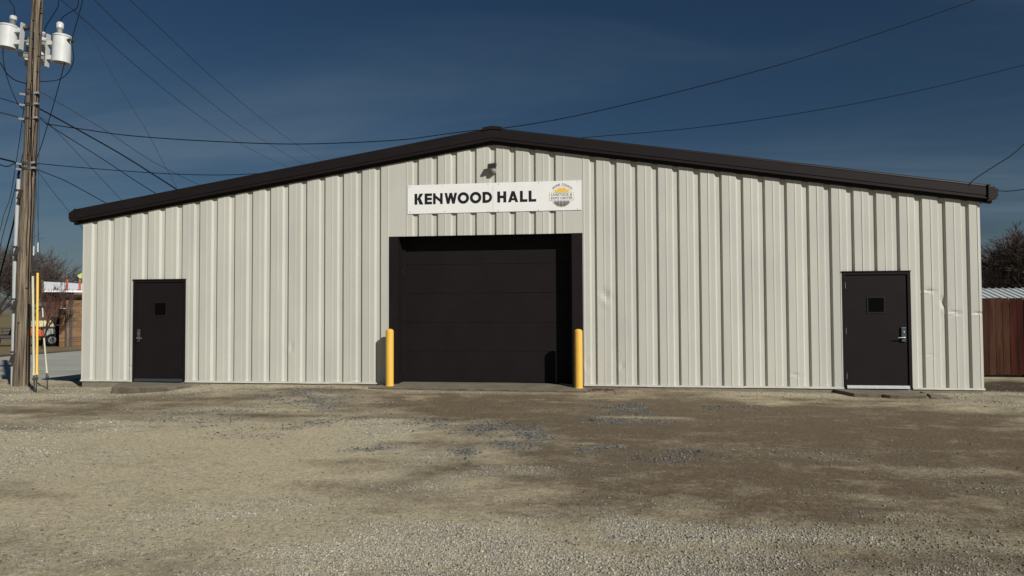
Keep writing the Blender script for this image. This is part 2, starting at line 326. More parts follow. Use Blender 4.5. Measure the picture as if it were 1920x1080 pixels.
def ground():
    xs = axis_vals(-17, 13.5, .085, 3500); ys = axis_vals(-13.6, 5, .075, 3500)
    X, Y = np.meshgrid(xs, ys); Z = h(X, Y); nx, ny = len(xs), len(ys)
    me = bpy.data.meshes.new('ground'); me.vertices.add(nx*ny); me.vertices.foreach_set('co', np.stack([X, Y, Z], -1).ravel())
    i = np.arange((nx-1)*(ny-1)); r = i//(nx-1); c = i % (nx-1); a = r*nx+c
    F = np.stack([a, a+1, a+nx+1, a+nx], -1)
    me.loops.add(F.size); me.loops.foreach_set('vertex_index', F.ravel()); me.polygons.add(len(F)); me.polygons.foreach_set('loop_start', np.arange(len(F))*4)
    me.update(calc_edges=True); me.polygons.foreach_set('use_smooth', np.ones(len(F), bool))
    br, gr, bl = masks(X, Y)
    fade = np.clip(1-np.hypot(X, Y+6)/45, 0, 1); gr = gr*fade; bl = bl*fade
    at = me.color_attributes.new('mask', 'FLOAT_COLOR', 'POINT'); at.data.foreach_set('color', np.stack([br, gr, bl, np.ones_like(br)], -1).ravel())
    A = onz(0, 672, -.62); B = onz(152, 659, -.64); d = (B-A)[:2]; d /= np.linalg.norm(d); n = np.array([-d[1], d[0]])
    if n[0] > 0: n = -n
    q = (X-A[0])*n[0]+(Y-A[1])*n[1]
    wob = 1.2*(fbm(X*.4, Y*.4, 3, 88)-.5)
    grass = smooth(2.2, 3.6, q+wob)*(1-smooth(-8, -4, X)); soil_and_band = smooth(-.4, .1, q)*(1-smooth(1.8, 3.4, q+wob))*(1-smooth(-8, -4, X))
    dark_band = smooth(9.0, 9.5, X)*smooth(.15, .6, Y+.5*(fbm(X*2, Y*2, 3, 3)-.5))*(1-smooth(2.2, 3.2, Y+1.2*(fbm(X*1.4, Y*2, 3, 13)-.5)))  # darker brown band on the ground past the hall's right corner
    soil_and_band = np.clip(soil_and_band+dark_band*.95, 0, 1); grass = np.clip(grass + smooth(40, 80, np.hypot(X, Y)), 0, 1)
    az = me.color_attributes.new('zone', 'FLOAT_COLOR', 'POINT'); az.data.foreach_set('color', np.stack([grass, soil_and_band, 0*soil_and_band, np.ones_like(br)], -1).ravel())
    o = bpy.data.objects.new('ground', me); COL.objects.link(o); me.materials.append(M['ground']); tag(o, kind='structure')
    tag(o, 'packed dirt and gravel lot in front of the hall')
    # street beyond the gravel crest
    us = np.arange(-20, 62, 1.0); vs = np.arange(-11, .01, .5); V = []; Fc = []
    for v in vs:
        for u in us:
            p = A[:2]+d*u+n*(v+.10*math.sin(u*1.7)*(1 if v > -.3 else 0)); V.append((p[0], p[1]))
    V = np.array(V); z = h(V[:, 0], V[:, 1])+.02; m_ = len(us)
    keep = lambda k: V[k][1] > 1.3 and V[k][0] < -9.4
    for r in range(len(vs)-1):
        for c in range(m_-1):
            q4 = (r*m_+c, r*m_+c+1, (r+1)*m_+c+1, (r+1)*m_+c)
            if all(keep(k) for k in q4): Fc.append(q4)
    b = MB(); b.v = [(V[k][0], V[k][1], z[k]) for k in range(len(V))]; b.f = Fc
    ro = b.build('road', 'road', smooth=True); tag(ro, 'pale grey street beyond the gravel at the left of the hall', kind='structure')
ground()

# ------------------------------------------------------------------ loose stones
def stones(name, n, usecreen, size, label, blue=False, thresh=0.0, seed=1):
    r = np.random.default_rng(seed)
    k = n*(30 if blue else 9)
    if usecreen:
        u = r.uniform(-260, 2180, k); v = r.uniform(*((730, 1050) if blue else (716, 1180)), k)
        d = FW[None]+RT[None]*((u-960)/FPX)[:, None]+UP[None]*((540-v)/FPX)[:, None]
        t_ = (-.12-CAM[2])/d[:, 2]; P = CAM[None]+d*t_[:, None]; x, y = P[:, 0], P[:, 1]
    else: x = r.uniform(-13, 12.5, k); y = r.uniform(-11.5, .6, k)
    w = masks(x, y, 'b')[2] if blue else masks(x, y, 'g')[1]
    ok = (r.uniform(0, 1, k) < np.clip(w-thresh, 0.003 if not blue else 0, 1)) & ~((y > -.02) & (np.abs(x) < 9.25)) & (y < 2)
    for (x0, x1, y0) in SLABS: ok &= ~((x > x0) & (x < x1) & (y > y0))
    idx = np.nonzero(ok)[0][:n]; x, y = x[idx], y[idx]; m = len(idx); z = h(x, y); br, gr, _ = masks(x, y, 'rg')
    T = np.array([(1,0,0),(-1,0,0),(0,1,0),(0,-1,0),(0,0,1),(0,0,-1)], float)
    F = np.array([(0,2,4),(2,1,4),(1,3,4),(3,0,4),(2,0,5),(1,2,5),(3,1,5),(0,3,5)])
    s = np.clip(np.exp(r.normal(math.log(size), .52, m)), size*.45, size*(1.9 if blue else 3.2))
    dist = np.hypot(x-CAM[0], y-CAM[1]); s = s*(.7+dist*.055)
    V = T[None]*r.uniform(.62, 1.15, (m, 6, 1)) + r.normal(0, .16, (m, 6, 3))
    V *= np.stack([s*r.uniform(.8, 1.35, m), s*r.uniform(.7, 1.1, m), s*r.uniform(.45, .8, m)], -1)[:, None]
    a = r.uniform(0, 6.28, m); ca, sa = np.cos(a)[:, None], np.sin(a)[:, None]
    X = V[..., 0]*ca-V[..., 1]*sa; Y = V[..., 0]*sa+V[..., 1]*ca
    co = np.stack([X+x[:, None], Y+y[:, None], V[..., 2]+(z+s*.18)[:, None]], -1).reshape(-1, 3)
    fi = (F[None]+(np.arange(m)*6)[:, None, None]).reshape(-1, 3)
    me = bpy.data.meshes.new(name); me.vertices.add(len(co)); me.vertices.foreach_set('co', co.ravel()); me.loops.add(fi.size); me.loops.foreach_set('vertex_index', fi.ravel())
    me.polygons.add(len(fi)); me.polygons.foreach_set('loop_start', np.arange(len(fi))*3); me.update(calc_edges=True)
    if blue: base = np.array([.110, .113, .108])*r.uniform(.3, 2.2, (m, 1))
    else:
        base = np.array([.43, .395, .305])*np.clip(r.normal(1.0, .16, (m, 1)), .5, 1.4)*(.62+.38*smooth(.05, .45, gr))[:, None]*(1-.25*br)[:, None]; dk = r.uniform(0, 1, m) < .12; base[dk] *= .45
        gy = r.uniform(0, 1, m) < .2; base[gy] = base[gy].mean(1, keepdims=True)*np.array([1.02, 1, .95])
    c = np.repeat(np.concatenate([base, np.ones((m, 1))], 1), 6, 0)
    me.color_attributes.new('col', 'FLOAT_COLOR', 'POINT').data.foreach_set('color', c.ravel())
    o = bpy.data.objects.new(name, me); COL.objects.link(o); me.materials.append(M['stone']); tag(o, label, 'gravel', kind='stuff'); return o
SLABS = [(-8.05, -6.3, -1.1), (-2.55, 1.85, -.62), (6.4, 7.95, -.78)]
stones('gravel', 110000, True, .0046, 'pale crushed limestone gravel strewn over the lot', seed=1)
stones('blue_gravel', 16000, True, .0078, 'dark blue grey crushed stone in patches before the door', blue=True, thresh=.03, seed=3)

# ------------------------------------------------------------------ the hall
XC = -.055; XL, XR = -9.222, 9.085
SL = (4.852-3.44)/(9.15)
def rake(x): return 4.852 - SL*abs(x-XC)          # where the shadowed wall meets the trim
B = thing('metal_hall', 'wide cream ribbed metal hall with dark brown roof trim and doors', 'building', (XC, 0, 0))
PIT_ = .4039; R = lambda i: PIT_*(i-22)
OPEN = [(-7.996, -6.768, 2.18), (-2.235, 1.748, 3.022), (6.641, 7.85, 2.18)]
DENTS = [(1135,560,.10,.16,.016), (1740,547,.10,.05,.014), (1768,572,.06,.14,.018), (1790,588,.10,.04,.016), (1832,588,.08,.035,.016), (1745,668,.08,.03,.008), (545,655,.05,.18,.010), (628,712,.05,.03,.012), (664,713,.05,.03,.012), (245,690,.06,.05,.008), (1490,705,.08,.05,.010), (1570,318,.06,.06,.006), (1100,690,.05,.16,.006), (1165,690,.05,.12,.008)]
DW = [(ony(u, v)[0], ony(u, v)[2], a, b, k) for (u, v, a, b, k) in DENTS]
DK = set(int(math.floor((d_[0]-.15)/.4039+22))+j for d_ in DW for j in (-1, 0, 1))
def disp(x, z, k):
    d = .0035*(float(fbm(np.array(x*.9+k*3.1), np.array(z*.55), 3, 4))-.5)
    for (cx, cz, a, b, s) in DW:
        q = ((x-cx)/a)**2+((z-cz)/b)**2
        if q < 6: d += 1.35*s*math.exp(-q)*(.6+.8*math.sin((z-cz)/b*2.2+(x-cx)/a*1.3))
    return d
DEP = .044
def panel(k):
    a, b = R(k)+.15, R(k+1)+.15; r0, r1 = R(k), R(k+1)
    if k == -1: a = XL-.001
    if k in (16, 25): prof = [(a, -.006), (a+.04, 0), ((a+b)/2, 0), (b+.02, .004)]
    else: prof = [(a, -.006), (a+.035, 0), (r0+.272, 0), (r0+.304, DEP), (r0+.345, DEP), (r0+.388, DEP), (r1+.012, 0), (r1+.08, 0), (b, 0), (b+.02, .005)]
    lo, hi = max(a, XL), min(b+.02, XR)
    xs = [p[0] for p in prof]; ys = [p[1] for p in prof]
    cuts = sorted(set([x for x in xs if lo < x < hi]+[lo, hi]+[e for o_ in OPEN for e in o_[:2] if lo < e < hi]))
    m = MB()
    for p, q in zip(cuts[:-1], cuts[1:]):
        if q-p < 1e-5: continue
        mid = (p+q)/2; z0 = .012
        for (e0, e1, zt) in OPEN:
            if e0 < mid < e1: z0 = zt
        n = (90 if k in DK else 30) if z0 < 1 else 8
        vs = []
        for x in (p, q):
            y = float(np.interp(x, xs, ys)); zt = rake(x)+.12
            for j in range(n+1):
                z = z0+(zt-z0)*j/n; vs.append((x, y+disp(x, z, k), z))
        m.add(vs, [(j, n+1+j, n+2+j, j+1) for j in range(n)])
    if a > XL:   # exposed left edge of the lap
        n = 90 if k in DK else 30; z0 = .012
        for (e0, e1, zt) in OPEN:
            if e0 < a < e1: z0 = zt
        zt = rake(a)+.12; vs = []
        for dy_ in (-.006, .012):
            for j in range(n+1): z = z0+(zt-z0)*j/n; vs.append((a, dy_+disp(a, z, k), z))
        m.add(vs, [(j, n+1+j, n+2+j, j+1)[::-1] for j in range(n)])
    m.build('wall_panel', 'wall_paint', B)
for k in range(-1, 45): panel(k)
# structural shell behind the panels, with the three openings left free
def shell():
    m = MB(); Y0, Y1 = .115, .165
    edges = [XL+.01, -7.996, -6.768, -2.235, 1.748, 6.641, 7.85, XR-.01]
    for i, (a, b) in enumerate(zip(edges[:-1], edges[1:])):
        z0 = -.3; 
        for (e0, e1, zt) in OPEN:
            if abs(a-e0) < 1e-3: z0 = zt+.004
        pts = [(a, Y0, z0), (b, Y0, z0), (b, Y0, rake(b)+.1)]
        if a < XC < b: pts.append((XC, Y0, rake(XC)+.1))
        pts.append((a, Y0, rake(a)+.1)); m.prism(pts, (0, Y1-Y0, 0))
    m.build('front_wall_frame', 'dark_reveal', B)
    s = MB(); s.box(XL, XL+.05, .17, 24, -.9, rake(XL)+.05); s.box(XR-.05, XR, .17, 24, -.9, rake(XR)+.05)
    s.prism([(XL, 24, -.9), (XR, 24, -.9), (XR, 24, rake(XR)+.1), (XC, 24, rake(XC)+.1), (XL, 24, rake(XL)+.1)], (0, .06, 0)); s.build('side_wall', 'wall_paint', B)
    f = MB(); f.box(XL+.02, XR-.02, .006, 24, -.95, -.012); f.build('foundation', 'foundation', B)
shell()
# base flashing between the openings
for (a, b) in ((XL-.012, -8.0), (-6.764, -2.24), (1.752, 6.637), (7.854, XR+.012)):
    m = MB(); n = max(3, int((b-a)/.6))
    for j in range(n):
        p, q = a+(b-a)*j/n, a+(b-a)*(j+1)/n; z = random.uniform(-.004, .004)
        m.box(p+.0005, q-.0005, -.020+random.uniform(-.004, .004), .05, -.020+z, .011)
    m.build('base_flashing', 'wall_trim', B)
# rake trim: stepped profile swept along each slope, with the ridge cap and gutter ends
PROF = [(.06, .372), (-.070, .372), (-.084, .358), (-.088, .338), (-.118, .312), (-.118, .160), (-.106, .150), (-.106, .128), (-.128, .120), (-.128, .098), (-.030, .098), (-.030, .040), (.06, .040)]
def sweep(x0, x1, name, mat='brown_trim', prof=PROF, wob=.0):
    m = MB(); n = len(prof); K = 12; vs = []
    for j in range(K+1):
        x = x0+(x1-x0)*j/K
        for (y, z) in prof: vs.append((x, y, rake(x)+z-.03+wob*random.uniform(-1, 1)))
    fs = [(j*n+i, j*n+(i+1) % n, (j+1)*n+(i+1) % n, (j+1)*n+i) for j in range(K) for i in range(n)]
    m.add(vs, fs+[tuple(range(n)), tuple(range(K*n, K*n+n))[::-1]]); return m.build(name, mat, B)
sweep(XL-.20, XC, 'rake_trim'); sweep(XC, XR+.20, 'rake_trim')
CAP = [(.5, .405), (-.10, .405), (-.125, .385), (-.125, .338), (-.118, .330), (.5, .380)]
m = MB()
for s_ in (-1, 1):
    n = len(CAP); vs = []
    for x in (XC, XC+s_*.20):
        for (y, z) in CAP: vs.append((x, y, rake(x)+z-.03))
    m.add(vs, [(i, (i+1) % n, n+(i+1) % n, n+i) for i in range(n)]+[tuple(range(n)), tuple(range(n, 2*n))])
m.build('ridge_cap', 'brown_trim', B)
for s_, xe in ((-1, XL), (1, XR)):
    m = MB(); zt = rake(xe+s_*.2)-.03
    m.prism([(xe+s_*x_, -.124, zt+z_) for x_, z_ in ((.08,.335),(.214,.335),(.214,.300),(.262,.300),(.262,.152),(.238,.152),(.238,.110),(.19,.090),(.08,.066))], (0, 24.2, 0))
    m.build('gutter', 'brown_trim', B)
    m = MB(); x = xe+s_*.10; m.box(x-.012, x+.012, -.148, -.10, rake(x)+.07, rake(x)+.335); m.build('trim_joint', 'brown_trim', B)
m = MB()
for s_, xe in ((-1, XL-.2), (1, XR+.2)):
    m.prism([(xe, .062, rake(xe)+.28), (XC, .062, rake(XC)+.28), (XC, .062, rake(XC)+.34), (xe, .062, rake(xe)+.34)], (0, 24.1, 0))
m.build('roof', 'roof_metal', B)
# overhead door in its deep brown surround
DD = .30
def side_jamb(x0, x1): 
    m = MB(); m.box(x0, x1, -.014, DD, -.02, 3.022); return m.build('door_jamb', 'brown_paint', B)
side_jamb(-2.236, -2.040); side_jamb(1.534, 1.749)
m = MB(); m.box(-2.039, 1.533, .045, DD+.14, 3.0215, 3.09); m.box(-2.039, 1.533, -.009, .045, 3.013, 3.0205); m.build('door_header', 'dark_reveal', B)
OD = MB(); OD.box(-2.039, -1.985, DD+.002, DD+.12, -.02, 3.02); OD.box(1.480, 1.533, DD+.002, DD+.12, -.02, 3.02); OD.box(-1.985, 1.48, DD+.11, DD+.14, -.02, 3.02)
OD = OD.build('overhead_door', 'brown_trim', B)
secz = [0.004, .52, 1.07, 1.62, 2.17, 3.02]
zc = [ony(900, 420+v/3.176, DD)[2] for v in (935, 758, 586, 411, 238)]; secz = [0.006]+zc[1:]+[3.019]
for z0, z1 in zip(secz[:-1], secz[1:]):
    m = MB(); n = max(4, int(round((z1-z0)/.055))); pr = []
    for j in range(n):
        a = z0+.002+(z1-z0-.004)*j/n; b_ = z0+.002+(z1-z0-.004)*(j+1)/n
        pr += [(a, .0005 if j else .0018), (a+.006, -.0012), (b_-.006, -.0012), (b_, .0005 if j < n-1 else .0018)]
    vs = [(-1.984, DD+.035+y, z) for z, y in pr]+[(1.479, DD+.035+y, z) for z, y in pr]; q = len(pr)
    m.add(vs, [(j, q+j, q+j+1, j+1) for j in range(q-1)]); m.box(-1.984, 1.479, DD+.043, DD+.08, z0+.002, z1-.002)
    m.build('door_section', 'brown_paint', OD)
m = MB(); m.box(-1.984, 1.479, DD+.028, DD+.07, .0005, .0055); m.build('bottom_seal', 'rubber', OD)
# entry doors
def entry(x0, x1, hinge, win, lockpx, lever, label, sweepmat='aluminium'):
    fw = .052
    D = MB(); D.box(x0+fw+.004, x1-fw-.004, .012, .05, .035, 2.18-.052); D = D.build('entry_door', 'brown_paint', B); D['label'] = label
    m = MB(); m.box(x0-.002, x0+fw, -.012, .12, -.012, 2.182); m.box(x1-fw, x1+.002, -.012, .12, -.012, 2.182); m.box(x0+fw, x1-fw, -.012, .12, 2.13, 2.182)
    m.build('door_frame', 'brown_paint', D)
    m = MB(); m.box(x0-.01, x1+.01, -.03, .012, 2.1825, 2.198); m.build('drip_cap', 'brown_trim', D)
    (u0, v0, u1, v1) = win; p = ony(u0, v1, .012); q = ony(u1, v0, .012); e = .028
    m = MB()
    m.box(p[0]-e, p[0], .002, .0119, p[2]-e, q[2]+e); m.box(q[0], q[0]+e, .002, .0119, p[2]-e, q[2]+e); m.box(p[0], q[0], .002, .0119, q[2], q[2]+e); m.box(p[0], q[0], .002, .0119, p[2]-e, p[2])
    m.build('window_frame', 'brown_trim', D)
    m = MB(); m.box(p[0], q[0], .0075, .0118, p[2], q[2]); m.build('window_pane', 'glass_dark', D)
    hx = x1-fw if hinge > 0 else x0+fw
    for z in (.22, 1.07, 1.93):
        m = MB(); m.tube([(hx, .004, z-.058), (hx, .004, z+.058)], .010, 8); m.box(hx-.012, hx+.012, .0095, .0118, z-.055, z+.055); m.build('hinge', 'steel', D, True)
    (a0, b0, a1, b1) = lockpx; p = ony(a0, b1, -.01); q = ony(a1, b0, -.01); cx = (p[0]+q[0])/2
    m = MB(); m.box(p[0], q[0], -.022, .0118, p[2], q[2]); L = m.build('lock_plate', 'lock_metal', D, bevel=.008)
    zl = p[2]+(q[2]-p[2])*.30; sg = lever
    m = MB(); m.tube([(cx, -.022, zl), (cx, -.072, zl)], .013, 10); m.tube([(cx, -.066, zl), (cx+sg*.03, -.07, zl), (cx+sg*.12, -.068, zl-.004)], [.013, .011, .009], 8); m.build('lever_handle', 'steel', D, True)
    m = MB(); m.lathe([(.014, 0), (.014, .008), (.010, .010)], 14, (cx, -.022, zl+.10), (0, -1, 0)); m.build('lock_cylinder', 'steel', D, True)
    m = MB(); m.box(x0+fw, x1-fw, -.020, .010, .012, .046); m.build('door_sweep', sweepmat, D)
    m = MB(); m.box(x0+fw, x1-fw, -.030, .05, -.010, .010); m.build('threshold', sweepmat, D)
entry(-7.996, -6.768, 1, (290.7, 568, 311, 591), (257, 617, 262.6, 641), 1, 'brown steel door with hinges on its right side', 'lock_metal')
entry(6.641, 7.85, -1, (1628, 558.5, 1656.5, 585), (1690, 613.5, 1698.5, 641), -1, 'brown steel door with hinges on its left side')

# ------------------------------------------------------------------ concrete pads
def slab(pts, z0, name, label, z1=None, bev=.012):
    m = MB(); n = len(pts); vs = [(x, y, z) for (x, y, z) in pts]+[(x, y, z0) for (x, y, z) in pts]
    m.add(vs, [tuple(range(n)), tuple(range(n, 2*n))[::-1]]+[(i, n+i, n+(i+1) % n, (i+1) % n) for i in range(n)])
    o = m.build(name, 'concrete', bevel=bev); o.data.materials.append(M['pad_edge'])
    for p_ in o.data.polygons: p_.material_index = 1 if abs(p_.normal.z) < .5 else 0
    tag(o, label, kind='structure'); return o
def edge(a, b, n, jit):
    a, b = np.array(a, float), np.array(b, float); return [tuple(a+(b-a)*k/n+np.array([random.uniform(-jit, jit), random.uniform(-jit, jit), 0])*(0 < k < n)) for k in range(n)]
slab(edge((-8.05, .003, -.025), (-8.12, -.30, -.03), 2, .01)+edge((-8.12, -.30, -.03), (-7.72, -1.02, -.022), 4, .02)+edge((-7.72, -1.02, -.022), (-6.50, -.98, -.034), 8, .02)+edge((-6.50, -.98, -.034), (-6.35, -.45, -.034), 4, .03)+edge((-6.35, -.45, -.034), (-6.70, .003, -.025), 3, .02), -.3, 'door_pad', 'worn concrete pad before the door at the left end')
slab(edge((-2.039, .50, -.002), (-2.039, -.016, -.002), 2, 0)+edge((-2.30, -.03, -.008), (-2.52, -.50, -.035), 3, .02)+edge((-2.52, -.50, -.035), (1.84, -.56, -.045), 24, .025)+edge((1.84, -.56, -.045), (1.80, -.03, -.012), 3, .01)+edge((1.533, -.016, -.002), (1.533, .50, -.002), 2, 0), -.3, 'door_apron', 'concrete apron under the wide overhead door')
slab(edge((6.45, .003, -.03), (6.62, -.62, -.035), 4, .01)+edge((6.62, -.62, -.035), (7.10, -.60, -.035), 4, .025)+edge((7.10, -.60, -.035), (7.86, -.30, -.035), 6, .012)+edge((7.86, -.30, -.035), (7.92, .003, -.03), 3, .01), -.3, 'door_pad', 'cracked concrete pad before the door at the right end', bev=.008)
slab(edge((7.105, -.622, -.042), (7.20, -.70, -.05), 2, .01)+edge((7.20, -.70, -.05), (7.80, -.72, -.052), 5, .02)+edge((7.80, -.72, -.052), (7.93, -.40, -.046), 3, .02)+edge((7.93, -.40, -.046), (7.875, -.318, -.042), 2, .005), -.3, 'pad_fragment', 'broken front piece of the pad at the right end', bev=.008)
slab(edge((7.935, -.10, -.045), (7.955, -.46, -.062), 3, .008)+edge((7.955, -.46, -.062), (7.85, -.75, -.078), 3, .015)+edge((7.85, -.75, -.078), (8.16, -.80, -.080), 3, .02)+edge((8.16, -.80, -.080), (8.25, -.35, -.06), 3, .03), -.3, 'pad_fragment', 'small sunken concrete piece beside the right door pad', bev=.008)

# ------------------------------------------------------------------ bollards
def bollard(x, y, z, label):
    t = thing('bollard', label, 'bollard', (x, y, z), 'yellow bollards guarding the overhead door'); r = .081
    prof = [(r, -.05), (r, 1.09)]+[(r*math.cos(a), 1.09+.052*math.sin(a)) for a in np.linspace(.12, 1.45, 8)]
    m = MB(); m.lathe(prof, 32, (x, y, z)); m.build('post', 'yellow_paint', t, True)
    m = MB(); m.lathe([(.088, -.03), (.088, .006), (.082, .010)], 32, (x, y, z)); m.build('base_collar', 'yellow_paint', t, True); return t
bollard(-2.148, -.25, -.017, 'yellow bollard at the left jamb of the overhead door')
bollard(1.662, -.27, -.024, 'yellow bollard at the right jamb of the overhead door')

# ------------------------------------------------------------------ sign
SG = thing('sign', 'long white name sign with black lettering and round emblem above the overhead door', 'sign', (-.05, -.01, 3.78))
sx0, sx1, sz0, sz1 = -1.842, 1.735, 3.483, 4.077; sm = ony(924.5, 370)[0]
for a, b in ((sx0, sm-.002), (sm+.002, sx1)):
    m = MB(); m.box(a, b, -.014, -.0075, sz0, sz1); m.build('sign_panel', 'sign_white', SG)
for u, v in ((768,350.5),(831,348.2),(915.5,345.3),(935.5,345),(1010,342.3),(1082.5,340),(769,397.5),(833.5,396.7),(915.5,395.5),(934.5,395),(1010,393.3),(1083.5,391.5)):
    p = ony(u, v, -.014); m = MB(); m.lathe([(.010, 0), (.010, .004), (.005, .007)], 10, (p[0], -.0141, p[2]), (0, -1, 0)); m.build('screw', 'steel', SG, True)
YL = [-.0150]
def lx(c): return ony(760+c/5.647, 371, -.015)[0]
zb = ony(760+150/5.647, 330+303/5.647, -.015)[2]; zt = ony(760+150/5.647, 330+187/5.647, -.015)[2]; ST = .061; HC = zt-zb
def quad(m, pts, k): m.add([(x, -.0150-.0004*k, z) for x, z in pts], [tuple(range(len(pts)))])
def bar(m, p, q, w, k, cut=None):
    """stroke with ends cut flat at the cap and base lines"""
    (xa, za), (xb, zb_) = p, q; l = math.hypot(xb-xa, zb_-za); hw = w/2*l/abs(zb_-za)
    quad(m, [(xa-hw, za), (xa+hw, za), (xb+hw, zb_), (xb-hw, zb_)], k)
def rect(m, x0, x1, z0, z1, k): quad(m, [(x0, z0), (x1, z0), (x1, z1), (x0, z1)], k)
def ring(m, cx, cz, rx, rz, w, k, a0=0, a1=2*math.pi, n=40, wx=None):
    vs = []
    for j in range(n+1):
        a = a0+(a1-a0)*j/n; vs += [(cx+rx*math.cos(a), -.0150-.0004*k, cz+rz*math.sin(a)), (cx+(rx-w)*math.cos(a), -.0150-.0004*k, cz+(rz-w)*math.sin(a))]
    m.add(vs, [(2*j, 2*j+2, 2*j+3, 2*j+1) for j in range(n)])
def letter(ch, c0, c1):
    a, b = lx(c0), lx(c1); m = MB(); T = ST; zm = (zb+zt)/2
    if ch == 'K':
        rect(m, a, a+T, zb, zt, 0); hw = T*.66
        quad(m, [(a+T*.9, zm-.005), (a+T*.9+.035, zm-.035), (b-.0, zt), (b-2*hw+.0, zt)], 1); quad(m, [(a+T*1.05, zm+.008), (b-2*hw, zb), (b, zb), (a+T*1.9, zm+.042)], 2)
    if ch == 'E':
        rect(m, a, a+T, zb, zt, 0)
        for k, z in enumerate((zb, zm-T*.42, zt-T*.9)): rect(m, a, b-(.004 if k == 1 else 0), z, z+T*(.84 if k == 1 else .9), 1+k)
    if ch == 'N': rect(m, a, a+T*.92, zb, zt, 0); rect(m, b-T*.92, b, zb, zt, 1); quad(m, [(a, zt), (a+T*.35, zt+.0), (b, zb), (b-T*.35, zb)], 2); quad(m, [(a+.001, zt), (a+.001, zt-T*1.1), (b-.001, zb), (b-.001, zb+T*1.1)], 3)
    if ch == 'W':
        w = b-a; p = [(a+T*.6, zt), (a+w*.30, zb), (a+w*.5, zt), (a+w*.70, zb), (b-T*.6, zt)]
        for k in range(4): bar(m, p[k], p[k+1], T*.86, k)
    if ch == 'O': ring(m, (a+b)/2, zm, (b-a)/2, HC/2+.006, T, 0)
    if ch == 'D':
        rect(m, a, a+T, zb, zt, 0); rr = HC/2; cx = b-rr
        ring(m, cx, zm, rr, rr, T*.95, 1, -math.pi/2, math.pi/2, 28); rect(m, a, cx+.0005, zb, zb+T*.95, 2); rect(m, a, cx+.0005, zt-T*.95, zt, 3)
    if ch == 'H': rect(m, a, a+T, zb, zt, 0); rect(m, b-T, b, zb, zt, 1); rect(m, a+T, b-T, zm-T*.45, zm+T*.45, 2)
    if ch == 'A': c = (a+b)/2; bar(m, (a+T*.58, zb), (c, zt), T*.95, 0); bar(m, (b-T*.58, zb), (c, zt), T*.95, 1); rect(m, a+T*1.1, b-T*1.1, zb+HC*.17, zb+HC*.36, 2)
    if ch == 'L': rect(m, a, a+T, zb, zt, 0); rect(m, a, b, zb, zb+T*.9, 1)
    m.build('letter', 'sign_black', SG)
for ch, a, b in (('K',97,191),('E',204,283),('N',293,396),('W',410,553),('O',553,675),('O',683,805),('D',817,919),('H',973,1069),('A',1084,1198),('L',1213,1293),('L',1305,1386)): letter(ch, a, b)
# emblem
ex = lx(1655); ez = ony(760+1655/5.647, 330+218/5.647, -.015)[2]; ER = 114/5.647/ (FPX/ (ony(1053,368)-CAM).dot(FW)); s_ = ER/114.0
EM = MB(); ring(EM, ex, ez, ER, ER, .006, 0, 0, 2*math.pi, 64); EM = EM.build('emblem', 'sign_line', SG); EM['label'] = 'round emblem with yellow skyline over black furrows'
m = MB(); m.box(ex-131*s_, ex+131*s_, -.0168, -.0158, ez-40*s_, ez+44*s_); m.build('emblem_band', 'sign_line', EM)
m = MB(); m.box(ex-127*s_, ex+127*s_, -.0176, -.0169, ez-36*s_, ez+40*s_); m.build('emblem_panel', 'sign_white', EM)
m = MB(); m.box(ex-75*s_, ex+77*s_, -.0160, -.0151, ez+45*s_, ez+76*s_); m.box(ex-40*s_, ex+43*s_, -.0160, -.0151, ez+76.5*s_, ez+94*s_); m.build('skyline', 'sign_yellow', EM)
for k in range(13):
    a = (k-6)/6*1.05; a2 = .054
    def on(aa, zz): return (ex+math.tan(aa)*(ez+40*s_-zz)*.62*1.0, zz)
    m = MB(); zt_ = ez-46*s_; vs = []
    for sg in (-1, 1):
        aa = a+sg*a2; xt = ex+math.sin(aa)*90*s_
        # outer end on the circle
        q = a*0.80+sg*a2*1.05; vs.append((xt, zt_, ex+math.sin(q)*106*s_, ez-math.cos(q)*106*s_))
    if vs[0][3] < zt_-4*s_:
        quad(m, [(vs[0][0], zt_), (vs[1][0], zt_), (vs[1][2], vs[1][3]), (vs[0][2], vs[0][3])], 1); m.build('furrow', 'sign_black', EM)
def text_mesh(body, size, mat, name, parent, fn, off=0.0):
    c = bpy.data.curves.new(name, 'FONT'); c.body = body; c.size = size; c.align_x = 'CENTER'; c.offset = off; c.resolution_u = 3
    o = bpy.data.objects.new(name, c); COL.objects.link(o); bpy.context.view_layer.update()
    me = bpy.data.meshes.new_from_object(o.evaluated_get(bpy.context.evaluated_depsgraph_get())); bpy.data.objects.remove(o)
    for v in me.vertices: v.co = fn(v.co.x, v.co.y)
    me.materials.clear(); me.materials.append(M[mat]); q = bpy.data.objects.new(name, me); COL.objects.link(q)
    q.parent = parent; q.matrix_parent_inverse = world_of(parent).inverted(); return q
text_mesh('LIVESTOCK &', 37*s_, 'sign_teal', 'lettering', EM, lambda x, y: (ex+x, -.0184, ez+8*s_+y), .0012)
text_mesh('EXPO CENTER', 35*s_, 'sign_teal', 'lettering', EM, lambda x, y: (ex+x, -.0184, ez-27*s_+y), .0012)
def arc(x, y): r_ = ER+6*s_+y; a = -x/(ER+12*s_); return (ex-math.sin(a)*r_, -.0154, ez+math.cos(a)*r_)
for wd_, sh_ in (('SALINE', -62*s_), ('COUNTY', 62*s_)): text_mesh(wd_, 29*s_, 'sign_black', 'lettering', EM, lambda x, y, q_=sh_: arc(x+q_, y), .0010)

